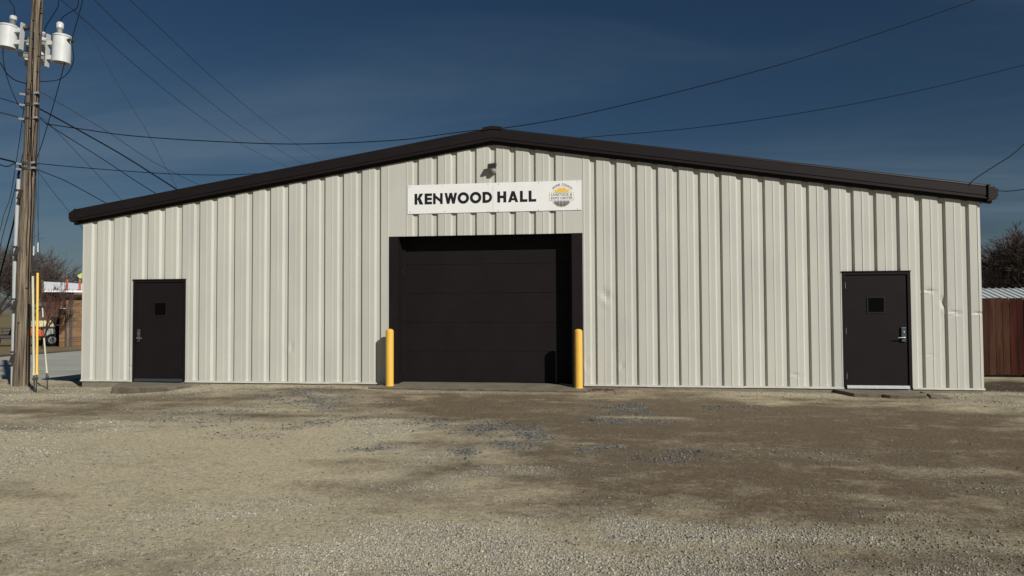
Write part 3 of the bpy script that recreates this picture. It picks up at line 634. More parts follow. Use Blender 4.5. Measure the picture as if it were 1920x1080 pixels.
# ------------------------------------------------------------------ flood light
fl = thing('flood_light', 'grey flood light with motion sensor under the roof peak', 'light', (ony(926, 318)[0], -.02, ony(926, 318)[2]))
p = ony(926, 321); m = MB(); m.lathe([(.055, 0), (.055, .030), (.035, .045)], 16, (p[0], 0.0, p[2]), (0, -1, 0)); m.build('mount', 'grey_paint', fl, True)
q = ony(922, 310, -.16); m = MB(); m.tube([(p[0], -.03, p[2]), (p[0]-.01, -.09, p[2]+.03), (q[0]+.02, -.11, q[2]-.02)], .012, 8); m.build('arm', 'dark_metal', fl, True)
ax = np.array([.088, .01, .014]); ay = np.array([-.004, .048, .036]); az = np.cross(ax/np.linalg.norm(ax), ay/np.linalg.norm(ay)); 
if az[2] < 0: az = -az
c = np.array([q[0], -.125, q[2]+.0]); m = MB(); m.obox(c, ax, ay, az*.026); m.build('lamp_head', 'dark_metal', fl, bevel=.008)
n_ = az if az[1] < 0 else -az
nn = np.cross(ax, np.array([0, .045, -.06])); 
m = MB(); m.obox(c+np.array([.0, -.030, -.038]), ax*.92, np.array([0, .020, -.022]), np.array([0, -.008, -.008])); m.build('lens', 'lamp_glass', fl, bevel=.004)
m = MB()
for k in range(7): m.obox(c+ax*(-.75+.25*k)+az*.032, ax*.03, ay*.9, az*.012)
m.build('cooling_fins', 'dark_metal', fl)
s0 = ony(925.5, 320, -.09); m = MB(); m.lathe([(.02, -.05), (.045, -.035), (.052, 0), (.045, .032), (.02, .045)], 16, (s0[0], -.10, s0[2]), (.2, -.7, -.6)); m.build('sensor', 'grey_paint', fl, True)

# ------------------------------------------------------------------ utility pole
pb = onz(39, 722, -.10); PY = pb[1]
cen = [(39, 724, .160), (43, 600, .150), (46, 480, .140), (52, 370, .134), (58, 260, .128), (63, 140, .121), (71, 0, .108)]
PP = [ony(u, v, PY) for u, v, r in cen]; d = PP[-1]-PP[-2]; PP.append(PP[-1]+d*1.1); PR = [r for _, _, r in cen]+[.098]; PP[0][2] -= .3
UPo = thing('utility_pole', 'weathered wooden utility pole with grey conduit at the left corner of the hall', 'utility pole', (pb[0], PY, -.10))
m = MB(); P2, R2 = [], []
for k in range(len(PP)-1):
    for j in range(6): t_ = j/6; P2.append(PP[k]*(1-t_)+PP[k+1]*t_+np.array([random.uniform(-.004, .004), 0, 0])); R2.append((PR[k]*(1-t_)+PR[k+1]*t_)*random.uniform(.985, 1.015))
P2.append(PP[-1]); R2.append(PR[-1]); m.tube(P2, R2, 24); m.build('shaft', 'pole_wood', UPo, True)
def pc(v):
    """pole centre and radius at image row v"""
    vs = [c_[1] for c_ in cen][::-1]; return ony(float(np.interp(v, vs, [c_[0] for c_ in cen][::-1])), v, PY), float(np.interp(v, vs, [c_[2] for c_ in cen][::-1]))
def on_pole(u, v, extra=.0):
    """point on the pole's near face for a pixel"""
    p = ony(u, v, PY-.1); c_, r = pc(v); dx_ = np.clip(p[0]-c_[0], -r*.98, r*.98); return np.array([c_[0]+dx_, PY-math.sqrt(r*r-dx_*dx_)-extra, p[2]])
for u0, u1, v0, v1, rr in ((62, 46, 120, 722, .012), (64.5, 48.5, 60, 480, .008), (66, 53, 0, 300, .009), (72, 57, 0, 330, .008)):
    m = MB(); m.tube([on_pole(u0+(u1-u0)*k/22+random.uniform(-.4, .4), v0+(v1-v0)*k/22, .006) for k in range(23)], rr, 6); m.build('riser_cable', 'wire_black', UPo, True)
# grey conduit on stand-off brackets
cb = onz(24.5, 722, -.11); CY = cb[1]-.05
cp = [ony(24.3, 726, CY), ony(26.5, 600, CY), ony(28.5, 480, CY), ony(31.5, 410, CY), ony(35, 336, CY)]; cp[0][2] -= .1
m = MB(); m.tube(cp[:3], .048, 14); m.tube([cp[2]-np.array([0,0,.1]), cp[3], cp[4]], .040, 14); m.build('conduit', 'conduit_grey', UPo, True)
for v in (357, 463, 561, 660):
    c_, r = pc(v); k = ony(float(np.interp(v, [336, 480, 722], [35, 28.5, 24.3])), v, CY)
    m = MB(); m.obox((np.array([c_[0]-r*.7, PY-.05, k[2]])+k)/2, ((c_[0]-r*.7-k[0])/2+.03, (PY-.05-k[1])/2, 0), (0, .012, 0), (0, 0, .012)); m.obox((c_[0]-r*.55, PY-r*.75, k[2]-.12), (.05, 0, .01), (0, .05, 0), (.03, 0, .09)); m.lathe([(.056, -.02), (.056, .02)], 14, k); m.build('standoff_bracket', 'dark_metal', UPo)
m = MB(); a0 = cp[-1]; m.tube([a0-np.array([0,0,.05]), a0+np.array([-.01, 0, .10]), a0+np.array([.02, 0, .22]), a0+np.array([.10, .0, .25]), a0+np.array([.18, .03, .23])], .022, 8); m.build('weatherhead_cable', 'wire_black', UPo, True)
def pl(u, v, dy_=0): return ony(u, v, PY+dy_)
# transformer mounting arms
for (ua, va), (ub, vb) in (((37, 73), (95, 83)), ((36, 102), (92, 109.5))):
    A_, B_ = pl(ua, va, .15), pl(ub, vb, .15); c_ = (A_+B_)/2; m = MB(); m.obox(c_, (B_-A_)/2, (0, .035, 0), (0, 0, .045)); m.obox(c_+np.array([0,.0,.048]), (B_-A_)/2*.995, (0, .05, 0), (0, 0, .006)); m.build('mounting_arm', 'grey_paint', UPo)
for (u, v, w_) in ((54, 52, .05),):
    p = pl(u, v, -.05); m = MB(); m.lathe([(.03, -.09), (.055, -.07), (.03, -.045), (.055, -.02), (.03, .005), (.055, .03), (.03, .05)], 12, p+np.array([-.05, 0, 0]), (1, 0, 0)); m.build('insulator', 'dark_metal', UPo, True)
for (v0_, hh) in ((178, .05), (198, .07), (224, .04), (308, .06), (318, .05)):
    c_, r = pc(v0_); m = MB(); m.lathe([(r+.004, -hh/2), (r+.012, -hh/2), (r+.012, hh/2), (r+.004, hh/2)], 20, c_); m.build('band_clamp', 'dark_metal', UPo)
    m = MB(); m.obox((c_[0]-r-.05, PY-.06, c_[2]), (.07, 0, -.012), (0, .03, 0), (0, 0, .022)); m.build('wire_bracket', 'grey_paint', UPo); m = MB(); m.obox((c_[0]+r+.03, PY-.06, c_[2]+.02), (.05, 0, 0), (0, .025, 0), (0, 0, .02)); m.build('wire_bracket', 'grey_paint', UPo)
for v in (12, 38, 62, 72, 90, 103, 132, 150, 168, 240, 290, 540, 605):
    c_, r = pc(v); p = on_pole(c_[0]*0+float(np.interp(v, [q_[1] for q_ in cen][::-1], [q_[0] for q_ in cen][::-1]))+random.uniform(-6, 4), v, 0); m = MB(); m.lathe([(.016, -.01), (.016, .02), (.008, .035)], 8, p, (0, -1, 0)); m.build('bolt', 'dark_metal', UPo)

def wire_pts(px, A_, B_):
    P = [onplan(u, v, A_, B_) for u, v in px]
    # Catmull-Rom smoothing
    Q = []
    for i in range(len(P)-1):
        p0, p1, p2, p3 = P[max(i-1, 0)], P[i], P[i+1], P[min(i+2, len(P)-1)]
        for k in range(8):
            t_ = k/8; Q.append(.5*((2*p1)+(p2-p0)*t_+(2*p0-5*p1+4*p2-p3)*t_**2+(3*p1-p0-3*p2+p3)*t_**3))
    return Q+[P[-1]]
def transformer(cu, vtop, vbot, rad, dyy, label, leads, bush, gang):
    a = pl(cu[0], vtop, dyy); b = pl(cu[1], vbot, dyy); axis = a-b; H_ = np.linalg.norm(axis); axis = axis/H_
    t = thing('transformer', label, 'transformer', b, 'pole transformers on the utility pole')
    prof = [(rad*.90, .03), (rad*.90, 0.0), (rad, 0.0), (rad, H_*.97), (rad*1.07, H_*.975), (rad*1.07, H_+.0), (rad*.9, H_+.03), (rad*.3, H_+.05)]
    m = MB(); m.lathe(prof, 28, b, axis); m.build('tank', 'transformer_paint', t, True)
    m = MB(); m.lathe([(rad*.89, .012), (rad*.89, .016)], 24, b-axis*.01, axis); m.build('tank_bottom', 'grey_paint', t)
    bb = pl(bush[0], bush[1], dyy); tt = pl(bush[2], bush[3], dyy); ax_ = tt-bb; L_ = np.linalg.norm(ax_); n = 4; pr = [(.03, -.04)]
    for k in range(n): pr += [(.034, L_*.12*k), (.062, L_*(.12*k+.05)), (.036, L_*(.12*k+.10))]
    if gang: pr += [(.060, L_*.50), (.072, L_*.52), (.072, L_*.86), (.05, L_*.96), (.02, L_)]
    else: pr += [(.03, L_*.55), (.062, L_*.62), (.03, L_*.7), (.05, L_*.8), (.02, L_)]
    m = MB(); m.lathe(pr, 16, bb, ax_); m.build('bushing', 'porcelain', t, True)
    for f_ in (.22, .78):
        side = np.array([-1.0 if cu[0] > 70 else 1.0, 0, 0]); p = b+axis*H_*f_+side*rad*1.0
        m = MB(); m.obox(p+side*.06, side*.085, (0, .045, 0), axis*.045); m.build('hanger_bracket', 'transformer_paint', t)
    m = MB(); rp = b+side*(rad+.16); m.obox(rp+axis*H_*.5, (.014, 0, 0), (0, .05, 0), axis*H_*.62); m.build('hanger_plate', 'light_grey', t)
    for k in (-1, 1):
        p = b+axis*H_*.82+np.array([-side[0]*rad*.93, -.05*k, 0]); m = MB(); m.lathe([(.03, 0), (.03, .05), (.015, .09)], 10, p, (-side[0], -.2, .1)); m.build('terminal', 'dark_metal', t)
    for px in leads:
        Q = wire_pts(px, (b[0]-1, PY+dyy-.01), (b[0]+1, PY+dyy)); m = MB(); m.tube(Q, .0085, 6); m.build('lead_wire', 'wire_black', t, True)
    return t
transformer((16.5, 13.5), 50, 90, .187, -.08, 'white transformer hung left of the pole at the picture edge', [[(14, -40), (18, 0), (26, 12), (27.3, 28)], [(6, 88), (6, 110), (12, 140), (22, 170), (35, 196), (47, 206)]], (23.5, 45, 26, 29), True)
transformer((117.5, 114.5), 69, 118, .183, -.10, 'white transformer hung right of the pole', [[(147, -30), (147, 2), (143, 16), (128, 25), (117, 33), (113, 41)], [(121, 118), (113, 150), (103, 187), (94, 218), (81, 262), (66, 306)], [(160, -30), (155, 0), (145, 38), (135, 75), (136, 90), (138, 112), (128, 136), (108, 150), (73, 153)]], (112, 66, 113, 41), True)
transformer((79, 74), 75, 118, .175, .36, 'white transformer half hidden behind the pole', [[(112, -30), (110, 2), (108, 14), (95, 35), (87, 48), (82.5, 60)]], (79, 72, 82.5, 60), False)

# ------------------------------------------------------------------ guy wires with guards
def guy(label, top, gtop, gbot, anch, rad, mat, ay):
    A3 = onz(anch[0], anch[1], -.10); A3[2] = float(h(A3[0], A3[1]))-.05; yb = A3[1]; n = 14
    tp = ony(top[0], top[1], PY-.05); gt_ = ony(gtop[0], gtop[1], yb+.25*(PY-yb)); gb_ = ony(gbot[0], gbot[1], yb)
    g = thing('guy_wire', label, 'guy wire', A3); d_ = (gt_-gb_)/np.linalg.norm(gt_-gb_)
    m = MB(); m.tube([A3, gb_+d_*.05], .012, 8); m.lathe([(.024, 0), (.030, .03), (.024, .06)], 10, gb_-d_*.10, d_); m.build('anchor_rod', 'dark_metal', g, True)
    m = MB(); m.tube([gb_, gt_, tp], .005, 6); m.build('strand', 'wire_grey', g, True)
    m = MB(); m.tube([gb_, gb_+d_*.10, gt_], [rad*1.45, rad, rad], 10); m.tube([gb_+d_*.58, gb_+d_*.60], rad*1.1, 10); m.build('guard', mat, g, True)
    u_ = (tp-gt_)/np.linalg.norm(tp-gt_); m = MB(); m.tube([gt_+u_*.45, gt_+u_*.65], .013, 8); m.build('grip', 'aluminium', g, True)
    return g
guy('guy wire with long bright yellow guard beside the utility pole', (76, 60), (70.5, 512), (69, 703), (68, 733), .024, 'yellow_plastic', 0)
guy('guy wire with long cream guard between pole and yellow guard', (73, 178), (61.5, 518), (63.5, 704), (65, 732), .023, 'cream_plastic', 0)
guy('guy wire with short cream guard nearest the hall corner', (66, 312), (82.5, 634), (88, 700), (89.5, 728), .017, 'cream_plastic', 0)

# ------------------------------------------------------------------ overhead wires
A0 = (float(PP[3][0])+.1, PY)
def far(u, v, y): p = ony(u, v, y); return (p[0], p[1])
WIRES = [
 ('long twisted wire from the pole passing behind the roof peak to the upper right', [(85,232),(160,243),(250,255),(400,265),(560,270),(740,263),(830,252),(890,244.5),(945,240),(1080,217),(1300,165),(1500,110),(1700,45),(1850,-8),(1990,-58)], A0, (14, 7), .0105, 'wire_black'),
 ('smooth wire rising from behind the right roof slope to the right edge', [(1010,268),(1090,258.5),(1300,240),(1500,212),(1700,175),(1920,122),(2060,84)], (2, 6), (16, 8), .0095, 'wire_black'),
 ('wire curving up to the right from the right roof end', [(1815,350),(1826,337),(1845,324),(1870,308),(1895,292),(1920,270),(2000,190)], (8.9, -.10), (13, 1.0), .0085, 'wire_black'),
 ('short level wire leaving the right gutter end', [(1866,357),(1885,358.5),(1905,357),(1925,354),(1990,343)], (9.33, -.1), (14, 2), .0075, 'wire_black'),
 ('lowest nearly level wire from the pole to the left roof slope', [(60,303),(75,307),(200,318),(330,326.5),(420,328),(500,324.5),(560,320)], A0, (2, 9), .009, 'wire_black'),
 ('sagging wire from the pole ending lowest on the left roof slope', [(62,314),(75,320),(120,338),(165,362),(208,386),(226,397)], A0, (-7, 6), .009, 'wire_black'),
 ('thin steep wire from the pole passing behind the left gutter end', [(62,316),(72,323),(100,360),(135,403),(160,436)], A0, (-9.5, 9), .006, 'wire_grey'),
 ('thick black service cable from the pole to the left roof slope', [(66,200),(76,205),(95,215),(160,251),(230,291),(300,335),(345,364)], A0, (-4, 6), .016, 'wire_black'),
 ('thin grey wire leaving the pole highest below the transformers', [(72,172),(85,177),(104,189),(200,246),(285,302),(378,349),(410,364)], A0, (-1, 14), .008, 'wire_grey'),
 ('black wire sagging just below the thick service cable', [(70,216),(80,226),(100,240),(189,296),(248,335),(300,368),(315,378)], A0, (-4, 5), .009, 'wire_black'),
 ('faint straight wire crossing below the thick service cable', [(72,218),(95,235),(174,318),(235,383),(250,398)], A0, (-6, 12), .007, 'wire_grey'),
 ('leftmost of three faint parallel high wires', [(80,-34),(115,0),(155.6,35),(263,130),(359,207),(452,270),(544,316),(590,338)], (-9.8, PY), far(570, 330, 34), .0085, 'wire_grey'),
 ('middle of three faint parallel high wires', [(140,-40),(178,0),(248,68),(359,163),(470,248),(572,310),(620,338)], (-9.3, PY), far(600, 330, 34), .0085, 'wire_grey'),
 ('rightmost of three faint parallel high wires', [(205,-38),(244,0),(307,59),(396,143),(489,222),(552,268),(604,302),(650,328)], (-8.6, PY), far(630, 320, 34), .0085, 'wire_grey'),
 ('pale silvery wire falling steeply from the top to the left roof slope', [(110,-30),(130,0),(155,41),(222,159),(274,244),(307,307),(335,357),(345,376)], (-9.7, PY), (-5, 9), .006, 'wire_grey'),
 ('thin wire entering from the left edge to the pole clamp', [(-60,168),(0,184),(32,194),(46,201)], (-14, PY-.6), A0, .008, 'wire_black'),
 ('thick grey cable entering from the left edge to the pole', [(-60,193),(0,210.5),(38,221),(46,230),(48,238)], (-14, PY-.6), A0, .015, 'wire_grey'),
 ('thick black cable entering from the left edge above the conduit', [(-60,282),(0,297),(30,305),(38,312),(43,322)], (-14, PY-.6), A0, .018, 'wire_black'),
 ('drooping black cable loop beside the conduit top', [(-30,292),(0,308.5),(14,312),(24,308),(33,305)], (-14, PY-.6), A0, .011, 'wire_black'),
 ('short looped wire from the left edge to the upper pole', [(-30,95),(0,118),(12,137),(28,150),(50,157)], (-14, PY-.6), A0, .011, 'wire_black'),
 ('straight thin wire running down left from the upper pole', [(51,140),(45,201),(31,300),(19,370),(7,403),(0,432),(-12,470)], A0, (-20, 9), .008, 'wire_black'),
 ('second thin wire running down left behind the conduit', [(46,275),(30,345),(18,395),(8,430),(0,462),(-12,505)], A0, (-21, 9), .008, 'wire_black'),
 ('thick black cable bundle running down left behind the conduit', [(43,362),(37,380),(29,402),(24,424),(11,474),(0,516),(-10,550)], A0, (-22, 10), .020, 'wire_black'),
]
for label, px, A_, B_, r_, mt in WIRES:
    Q = wire_pts(px, A_, B_); m = MB(); m.tube(Q, r_, 6); o = m.build('overhead_wire', mt, smooth=True); tag(o, label, 'wire', 'overhead wires')

# ------------------------------------------------------------------ fence, shed at right
FE = thing('wooden_fence', 'red brown stained picket fence beyond the right corner of the hall', 'fence', (11.5, 3.6, -.12))
fx = 9.14; k = 0
ztop = ony(1880, 558.5, 3.6)[2]; zbot = ony(1880, 702.5, 3.6)[2]
while fx < 15.0:
    w_ = random.uniform(.136, .142); a = fx; b = fx+w_; y0 = 3.6+random.uniform(-.004, .004); zt_ = ztop+random.uniform(-.012, .012); zb_ = zbot+random.uniform(-.006, .006); cch = .022
    m = MB(); m.prism([(a, y0, zb_), (b, y0, zb_), (b, y0, zt_-cch), (b-cch, y0, zt_), (a+cch, y0, zt_), (a, y0, zt_-cch)], (0, .018, 0))
    m.build('picket', 'fence_wood_faded' if (10.7 < a < 11.25 or k % 9 == 4) else 'fence_wood', FE); fx = b+random.uniform(.007, .013); k += 1
for z in (zbot+.2, zbot+.85, ztop-.2):
    m = MB(); m.box(9.14, 15, 3.625, 3.665, z-.04, z+.05); m.build('rail', 'fence_wood', FE)
for x in (9.3, 11.7, 14.1):
    m = MB(); m.box(x, x+.09, 3.67, 3.76, -.3, ztop-.05); m.build('post', 'fence_wood', FE)
SH = thing('shed', 'low shed with pale ribbed metal roof behind the wooden fence', 'shed', (14, 5.9, -.12))
y0, y1 = 4.55, 5.9; z0 = ony(1880, 567, y0)[2]; z1 = ony(1880, 541.5, y1)[2]
x = 8.6
while x < 20:
    m = MB(); vs = []; xs_ = [x, x+.100, x+.110, x+.140, x+.150, x+.160]; zs = [0, 0, .028, .028, 0, 0]
    for (yy, zz) in ((y0, z0), (y1, z1), (2*y1-y0, z0)): vs += [(a, yy, zz+b) for a, b in zip(xs_, zs)]
    m.add(vs, [(i+6*j, i+1+6*j, 7+i+6*j, 6+i+6*j) for i in range(5) for j in range(2)]); m.build('roof_panel', 'shed_metal', SH); x += .16
m = MB(); m.prism([(8.7, y0+.2, -.3), (8.7, 2*y1-y0-.2, -.3), (8.7, 2*y1-y0-.2, z0), (8.7, y1, z1-.05), (8.7, y0+.2, z0)], (11.1, 0, 0)); m.build('wall', 'dark_metal', SH)

# ------------------------------------------------------------------ bare trees
def tree(name, base, height, spread, seed, label, n0=5, levels=5, tw='twig', lean=(0,0), trunk_r=None, group=None, trunk_frac=.28, kids=(3, 4), minr=.006, updir=.35):
    rr = random.Random(seed); base = np.asarray(base, float); TR, CR = MB(), MB(); r0 = trunk_r or height*.028
    def branch(p, d_, L_, r, lev):
        n = 4 if lev < 3 else 3; pts = [p]; rad = [r]; dd = d_.copy()
        for k in range(n):
            dd = dd+np.array([rr.gauss(0, .16), rr.gauss(0, .16), rr.gauss(0, .13)+(.05 if lev else 0)]); dd /= np.linalg.norm(dd); pts.append(pts[-1]+dd*L_/n); rad.append(max(r*(1-.62*(k+1)/n), minr*.7))
        (TR if lev < 2 else CR).tube(pts, rad, 7 if lev == 0 else (5 if lev < 2 else 3), cap=lev < 2)
        if lev >= levels: return
        K = n0 if lev == 0 else rr.randint(*kids)
        for c_ in range(K):
            f_ = 1.0 if c_ == 0 else rr.uniform(.35 if lev else .7, 1.0); i = min(int(f_*n), n-1); q = f_*n-i; s = pts[i]*(1-q)+pts[i+1]*q
            t_ = pts[i+1]-pts[i]; t_ /= np.linalg.norm(t_); a_ = np.array([rr.gauss(0, 1), rr.gauss(0, 1), rr.gauss(0, .6)]); a_ -= t_*(a_ @ t_); a_ /= np.linalg.norm(a_)
            ang = rr.uniform(.35, .95) if c_ else rr.uniform(.1, .4); nd = t_*math.cos(ang)+a_*math.sin(ang); nd[2] += updir*(.5 if lev else 1)*rr.random()
            nd[:2] *= spread; nd /= np.linalg.norm(nd)
            branch(s, nd, L_*rr.uniform(.58, .82)*(1.0 if lev else 1.15), max(rad[i]*rr.uniform(.5, .72), minr), lev+1)
    d0 = np.array([lean[0], lean[1], 1.0]); d0 /= np.linalg.norm(d0); branch(base-np.array([0,0,.3]), d0, height*trunk_frac, r0, 0)
    # scale to the wanted height
    zs = max(v[2] for v in CR.v)-base[2]; k = height/zs
    for b_ in (TR, CR): b_.v = [tuple(base+(np.array(v)-base)*k) for v in b_.v]
    t = thing(name, label, 'tree', base, group); TR.build('trunk', 'bark', t, True); CR.build('crown', tw, t); return t
def gp(u, dist): p = atdist(u, 577, dist); return np.array([p[0], p[1], float(h(p[0], p[1]))])
def topz(v, dist, u=0): return CAM[2]+(585.7-.0047*u-v)/FPX*dist
g = 'bare trees beyond the street'
for u, v, dist, sp_, sd, lab in ((20, 470, 84, 1.15, 3, 'large bare tree behind the pole, its crown left of the conduit'), (80, 485, 92, 1.2, 5, 'bare spreading tree directly behind the yellow guy guard'), (-35, 455, 74, 1.1, 8, 'bare tree cut off by the left picture edge'), (48, 500, 112, 1.25, 12, 'farther bare tree low behind the wooden pole')):
    b_ = gp(u, dist); tree('bare_tree', b_, topz(v, dist, u)-b_[2], sp_, sd, lab, n0=6, levels=6, group=g, minr=.012, kids=(3, 4))
b_ = gp(78, 50); tree('young_tree', b_, topz(522, 50)-b_[2], .62, 21, 'small reddish bare tree before the brick building', n0=5, levels=5, tw='twig_red', minr=.006, trunk_r=.10, updir=.7)
g2 = 'bare trees behind the fence'
for u, v, dist, sp_, sd, lab in ((1905, 440, 44, 1.15, 31, 'forked bare tree above the shed roof at the right edge'), (1862, 470, 50, 1.2, 32, 'bare twiggy tree just right of the hall corner'), (1950, 445, 48, 1.1, 33, 'bare tree partly beyond the right picture edge'), (1885, 488, 60, 1.35, 34, 'low dense bare tree filling the gap above the shed roof'), (1835, 500, 56, 1.3, 36, 'bare tree mostly hidden behind the hall corner'), (1925, 500, 57, 1.3, 38, 'low bare tree behind the forked tree at the right edge')):
    b_ = gp(u, dist); b_[2] = -.2; tree('bare_tree', b_, topz(v, dist, u)+.1-b_[2], sp_, sd, lab, n0=6, levels=6, group=g2, minr=.010, kids=(3, 4), trunk_frac=.22)

# ------------------------------------------------------------------ brick building beyond the street (local frame: s to the right, d away)
bd = 52.0; c0 = atdist(118, 577, bd); f2 = (c0-CAM)[:2]/np.linalg.norm((c0-CAM)[:2]); s2 = np.array([f2[1], -f2[0]])
BZ = float(h(c0[0], c0[1]))
def loc(u, v, dep):
    """pixel to (s, z) on the upright plane 'dep' metres behind the front"""
    o2 = c0[:2]+f2*dep; P = onplan(u, v, o2, o2+s2); return float((P[:2]-c0[:2]) @ s2), float(P[2])
def Wd(s, d_, z): return np.array([c0[0]+s2[0]*s+f2[0]*d_, c0[1]+s2[1]*s+f2[1]*d_, z])
BB = thing('brick_building', 'low tan brick building with white roof beyond the street', 'building', (c0[0], c0[1], BZ)); ang = math.atan2(s2[1], s2[0])
def lbox(name, mat, u0, u1, v0, v1, d0, d1, parent=None, ref=None, z0=None):
    s0, zt_ = loc(u0, v0, d0 if ref is None else ref); s1, zb_ = loc(u1, v1, d0 if ref is None else ref)
    if z0 is not None: zb_ = z0
    m = MB(); c_ = Wd((s0+s1)/2, (d0+d1)/2, (zt_+zb_)/2)
    m.box(-(s1-s0)/2, (s1-s0)/2, -(d1-d0)/2, (d1-d0)/2, -(zt_-zb_)/2, (zt_-zb_)/2); o = m.build(name, mat, parent or BB)
    o.location = Vector(c_); o.rotation_euler = (0, 0, ang); return o
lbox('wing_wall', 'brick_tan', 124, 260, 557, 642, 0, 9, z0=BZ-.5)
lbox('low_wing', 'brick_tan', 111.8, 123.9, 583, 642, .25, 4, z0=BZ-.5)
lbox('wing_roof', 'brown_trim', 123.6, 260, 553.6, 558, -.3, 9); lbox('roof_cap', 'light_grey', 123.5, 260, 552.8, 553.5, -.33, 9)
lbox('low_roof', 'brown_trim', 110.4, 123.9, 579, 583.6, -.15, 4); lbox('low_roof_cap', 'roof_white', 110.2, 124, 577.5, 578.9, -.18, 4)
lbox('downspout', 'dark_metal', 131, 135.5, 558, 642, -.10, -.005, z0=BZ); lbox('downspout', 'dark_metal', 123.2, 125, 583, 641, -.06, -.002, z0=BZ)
mw = lbox('main_wall', 'brick_brown_shaded', 78, 260, 545, 636, 4.2, 14, z0=BZ-.8)
lbox('window', 'glass_dark', 97, 114, 550.5, 565, 4.14, 4.19, mw); lbox('pilaster', 'brick_tan', 114.2, 119.5, 550, 577, 4.0, 4.19, mw)
lbox('garage_opening', 'dark_reveal', 95, 111.5, 594, 637, 4.12, 4.19, mw, z0=BZ-.3); lbox('wall_lamp', 'roof_white', 105.8, 111, 608.5, 610.5, 4.0, 4.11, mw)
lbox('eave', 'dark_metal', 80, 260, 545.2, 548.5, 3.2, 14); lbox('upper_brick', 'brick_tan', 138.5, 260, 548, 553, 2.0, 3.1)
m = MB(); s0, ze = loc(82, 544.6, 3.1); s1, _ = loc(260, 545, 3.1); _, zr = loc(82, 528, 11.0); _, zr2 = loc(152, 531.5, 11)
sl0 = loc(82, 528, 11)[0]; m.add([Wd(s0, 3.1, ze), Wd(s1, 3.1, ze), Wd(s1, 11, zr2-.12), Wd(sl0, 11, zr), Wd(s0, 3.1, ze-.1), Wd(s1, 3.1, ze-.1), Wd(s1, 11, zr2-.3), Wd(sl0, 11, zr-.2)], [(0,1,2,3),(4,7,6,5),(0,4,5,1),(1,5,6,2),(2,6,7,3),(3,7,4,0)]); RFm = m.build('roof', 'roof_white', BB)
m = MB(); m.add([Wd(s0-.15, 3.1, ze-.15), Wd(s0-.02, 3.1, ze-.15), Wd(s0-.02, 3.1, ze+.12), Wd(s0-.15, 3.1, ze+.12), Wd(sl0-.15, 11, zr-.2), Wd(sl0-.02, 11, zr-.2), Wd(sl0-.02, 11, zr+.1), Wd(sl0-.15, 11, zr+.1)], [(0,1,2,3),(7,6,5,4),(0,4,5,1),(1,5,6,2),(2,6,7,3),(3,7,4,0)]); m.build('gable_edge', 'brick_tan', BB)
for u in (125.5, 149.5):
    p = Wd(loc(u, 540, 3.7)[0], 3.7, ze+.02); q = p.copy(); q[2] = loc(u, 526.5, 3.7)[1]; m = MB(); m.tube([p, q], .07, 10); m.lathe([(.07, 0), (.10, .02), (.10, .10), (.06, .14)], 10, q-np.array([0,0,.05])); m.lathe([(.14, 0), (.14, .04), (.07, .08)], 10, p-np.array([0,0,.02])); m.build('roof_post', 'post_red', BB)
p = Wd(loc(104, 543, 4.0)[0], 4.0, ze+.05); m = MB(); m.prism([p+np.append(s2*-.11, -.02), p+np.append(s2*.11, -.02), p+np.append(s2*.02, .22), p+np.append(s2*-.05, .22)], np.append(f2*.2, 0)); m.build('roof_vent', 'brick_brown_shaded', BB)

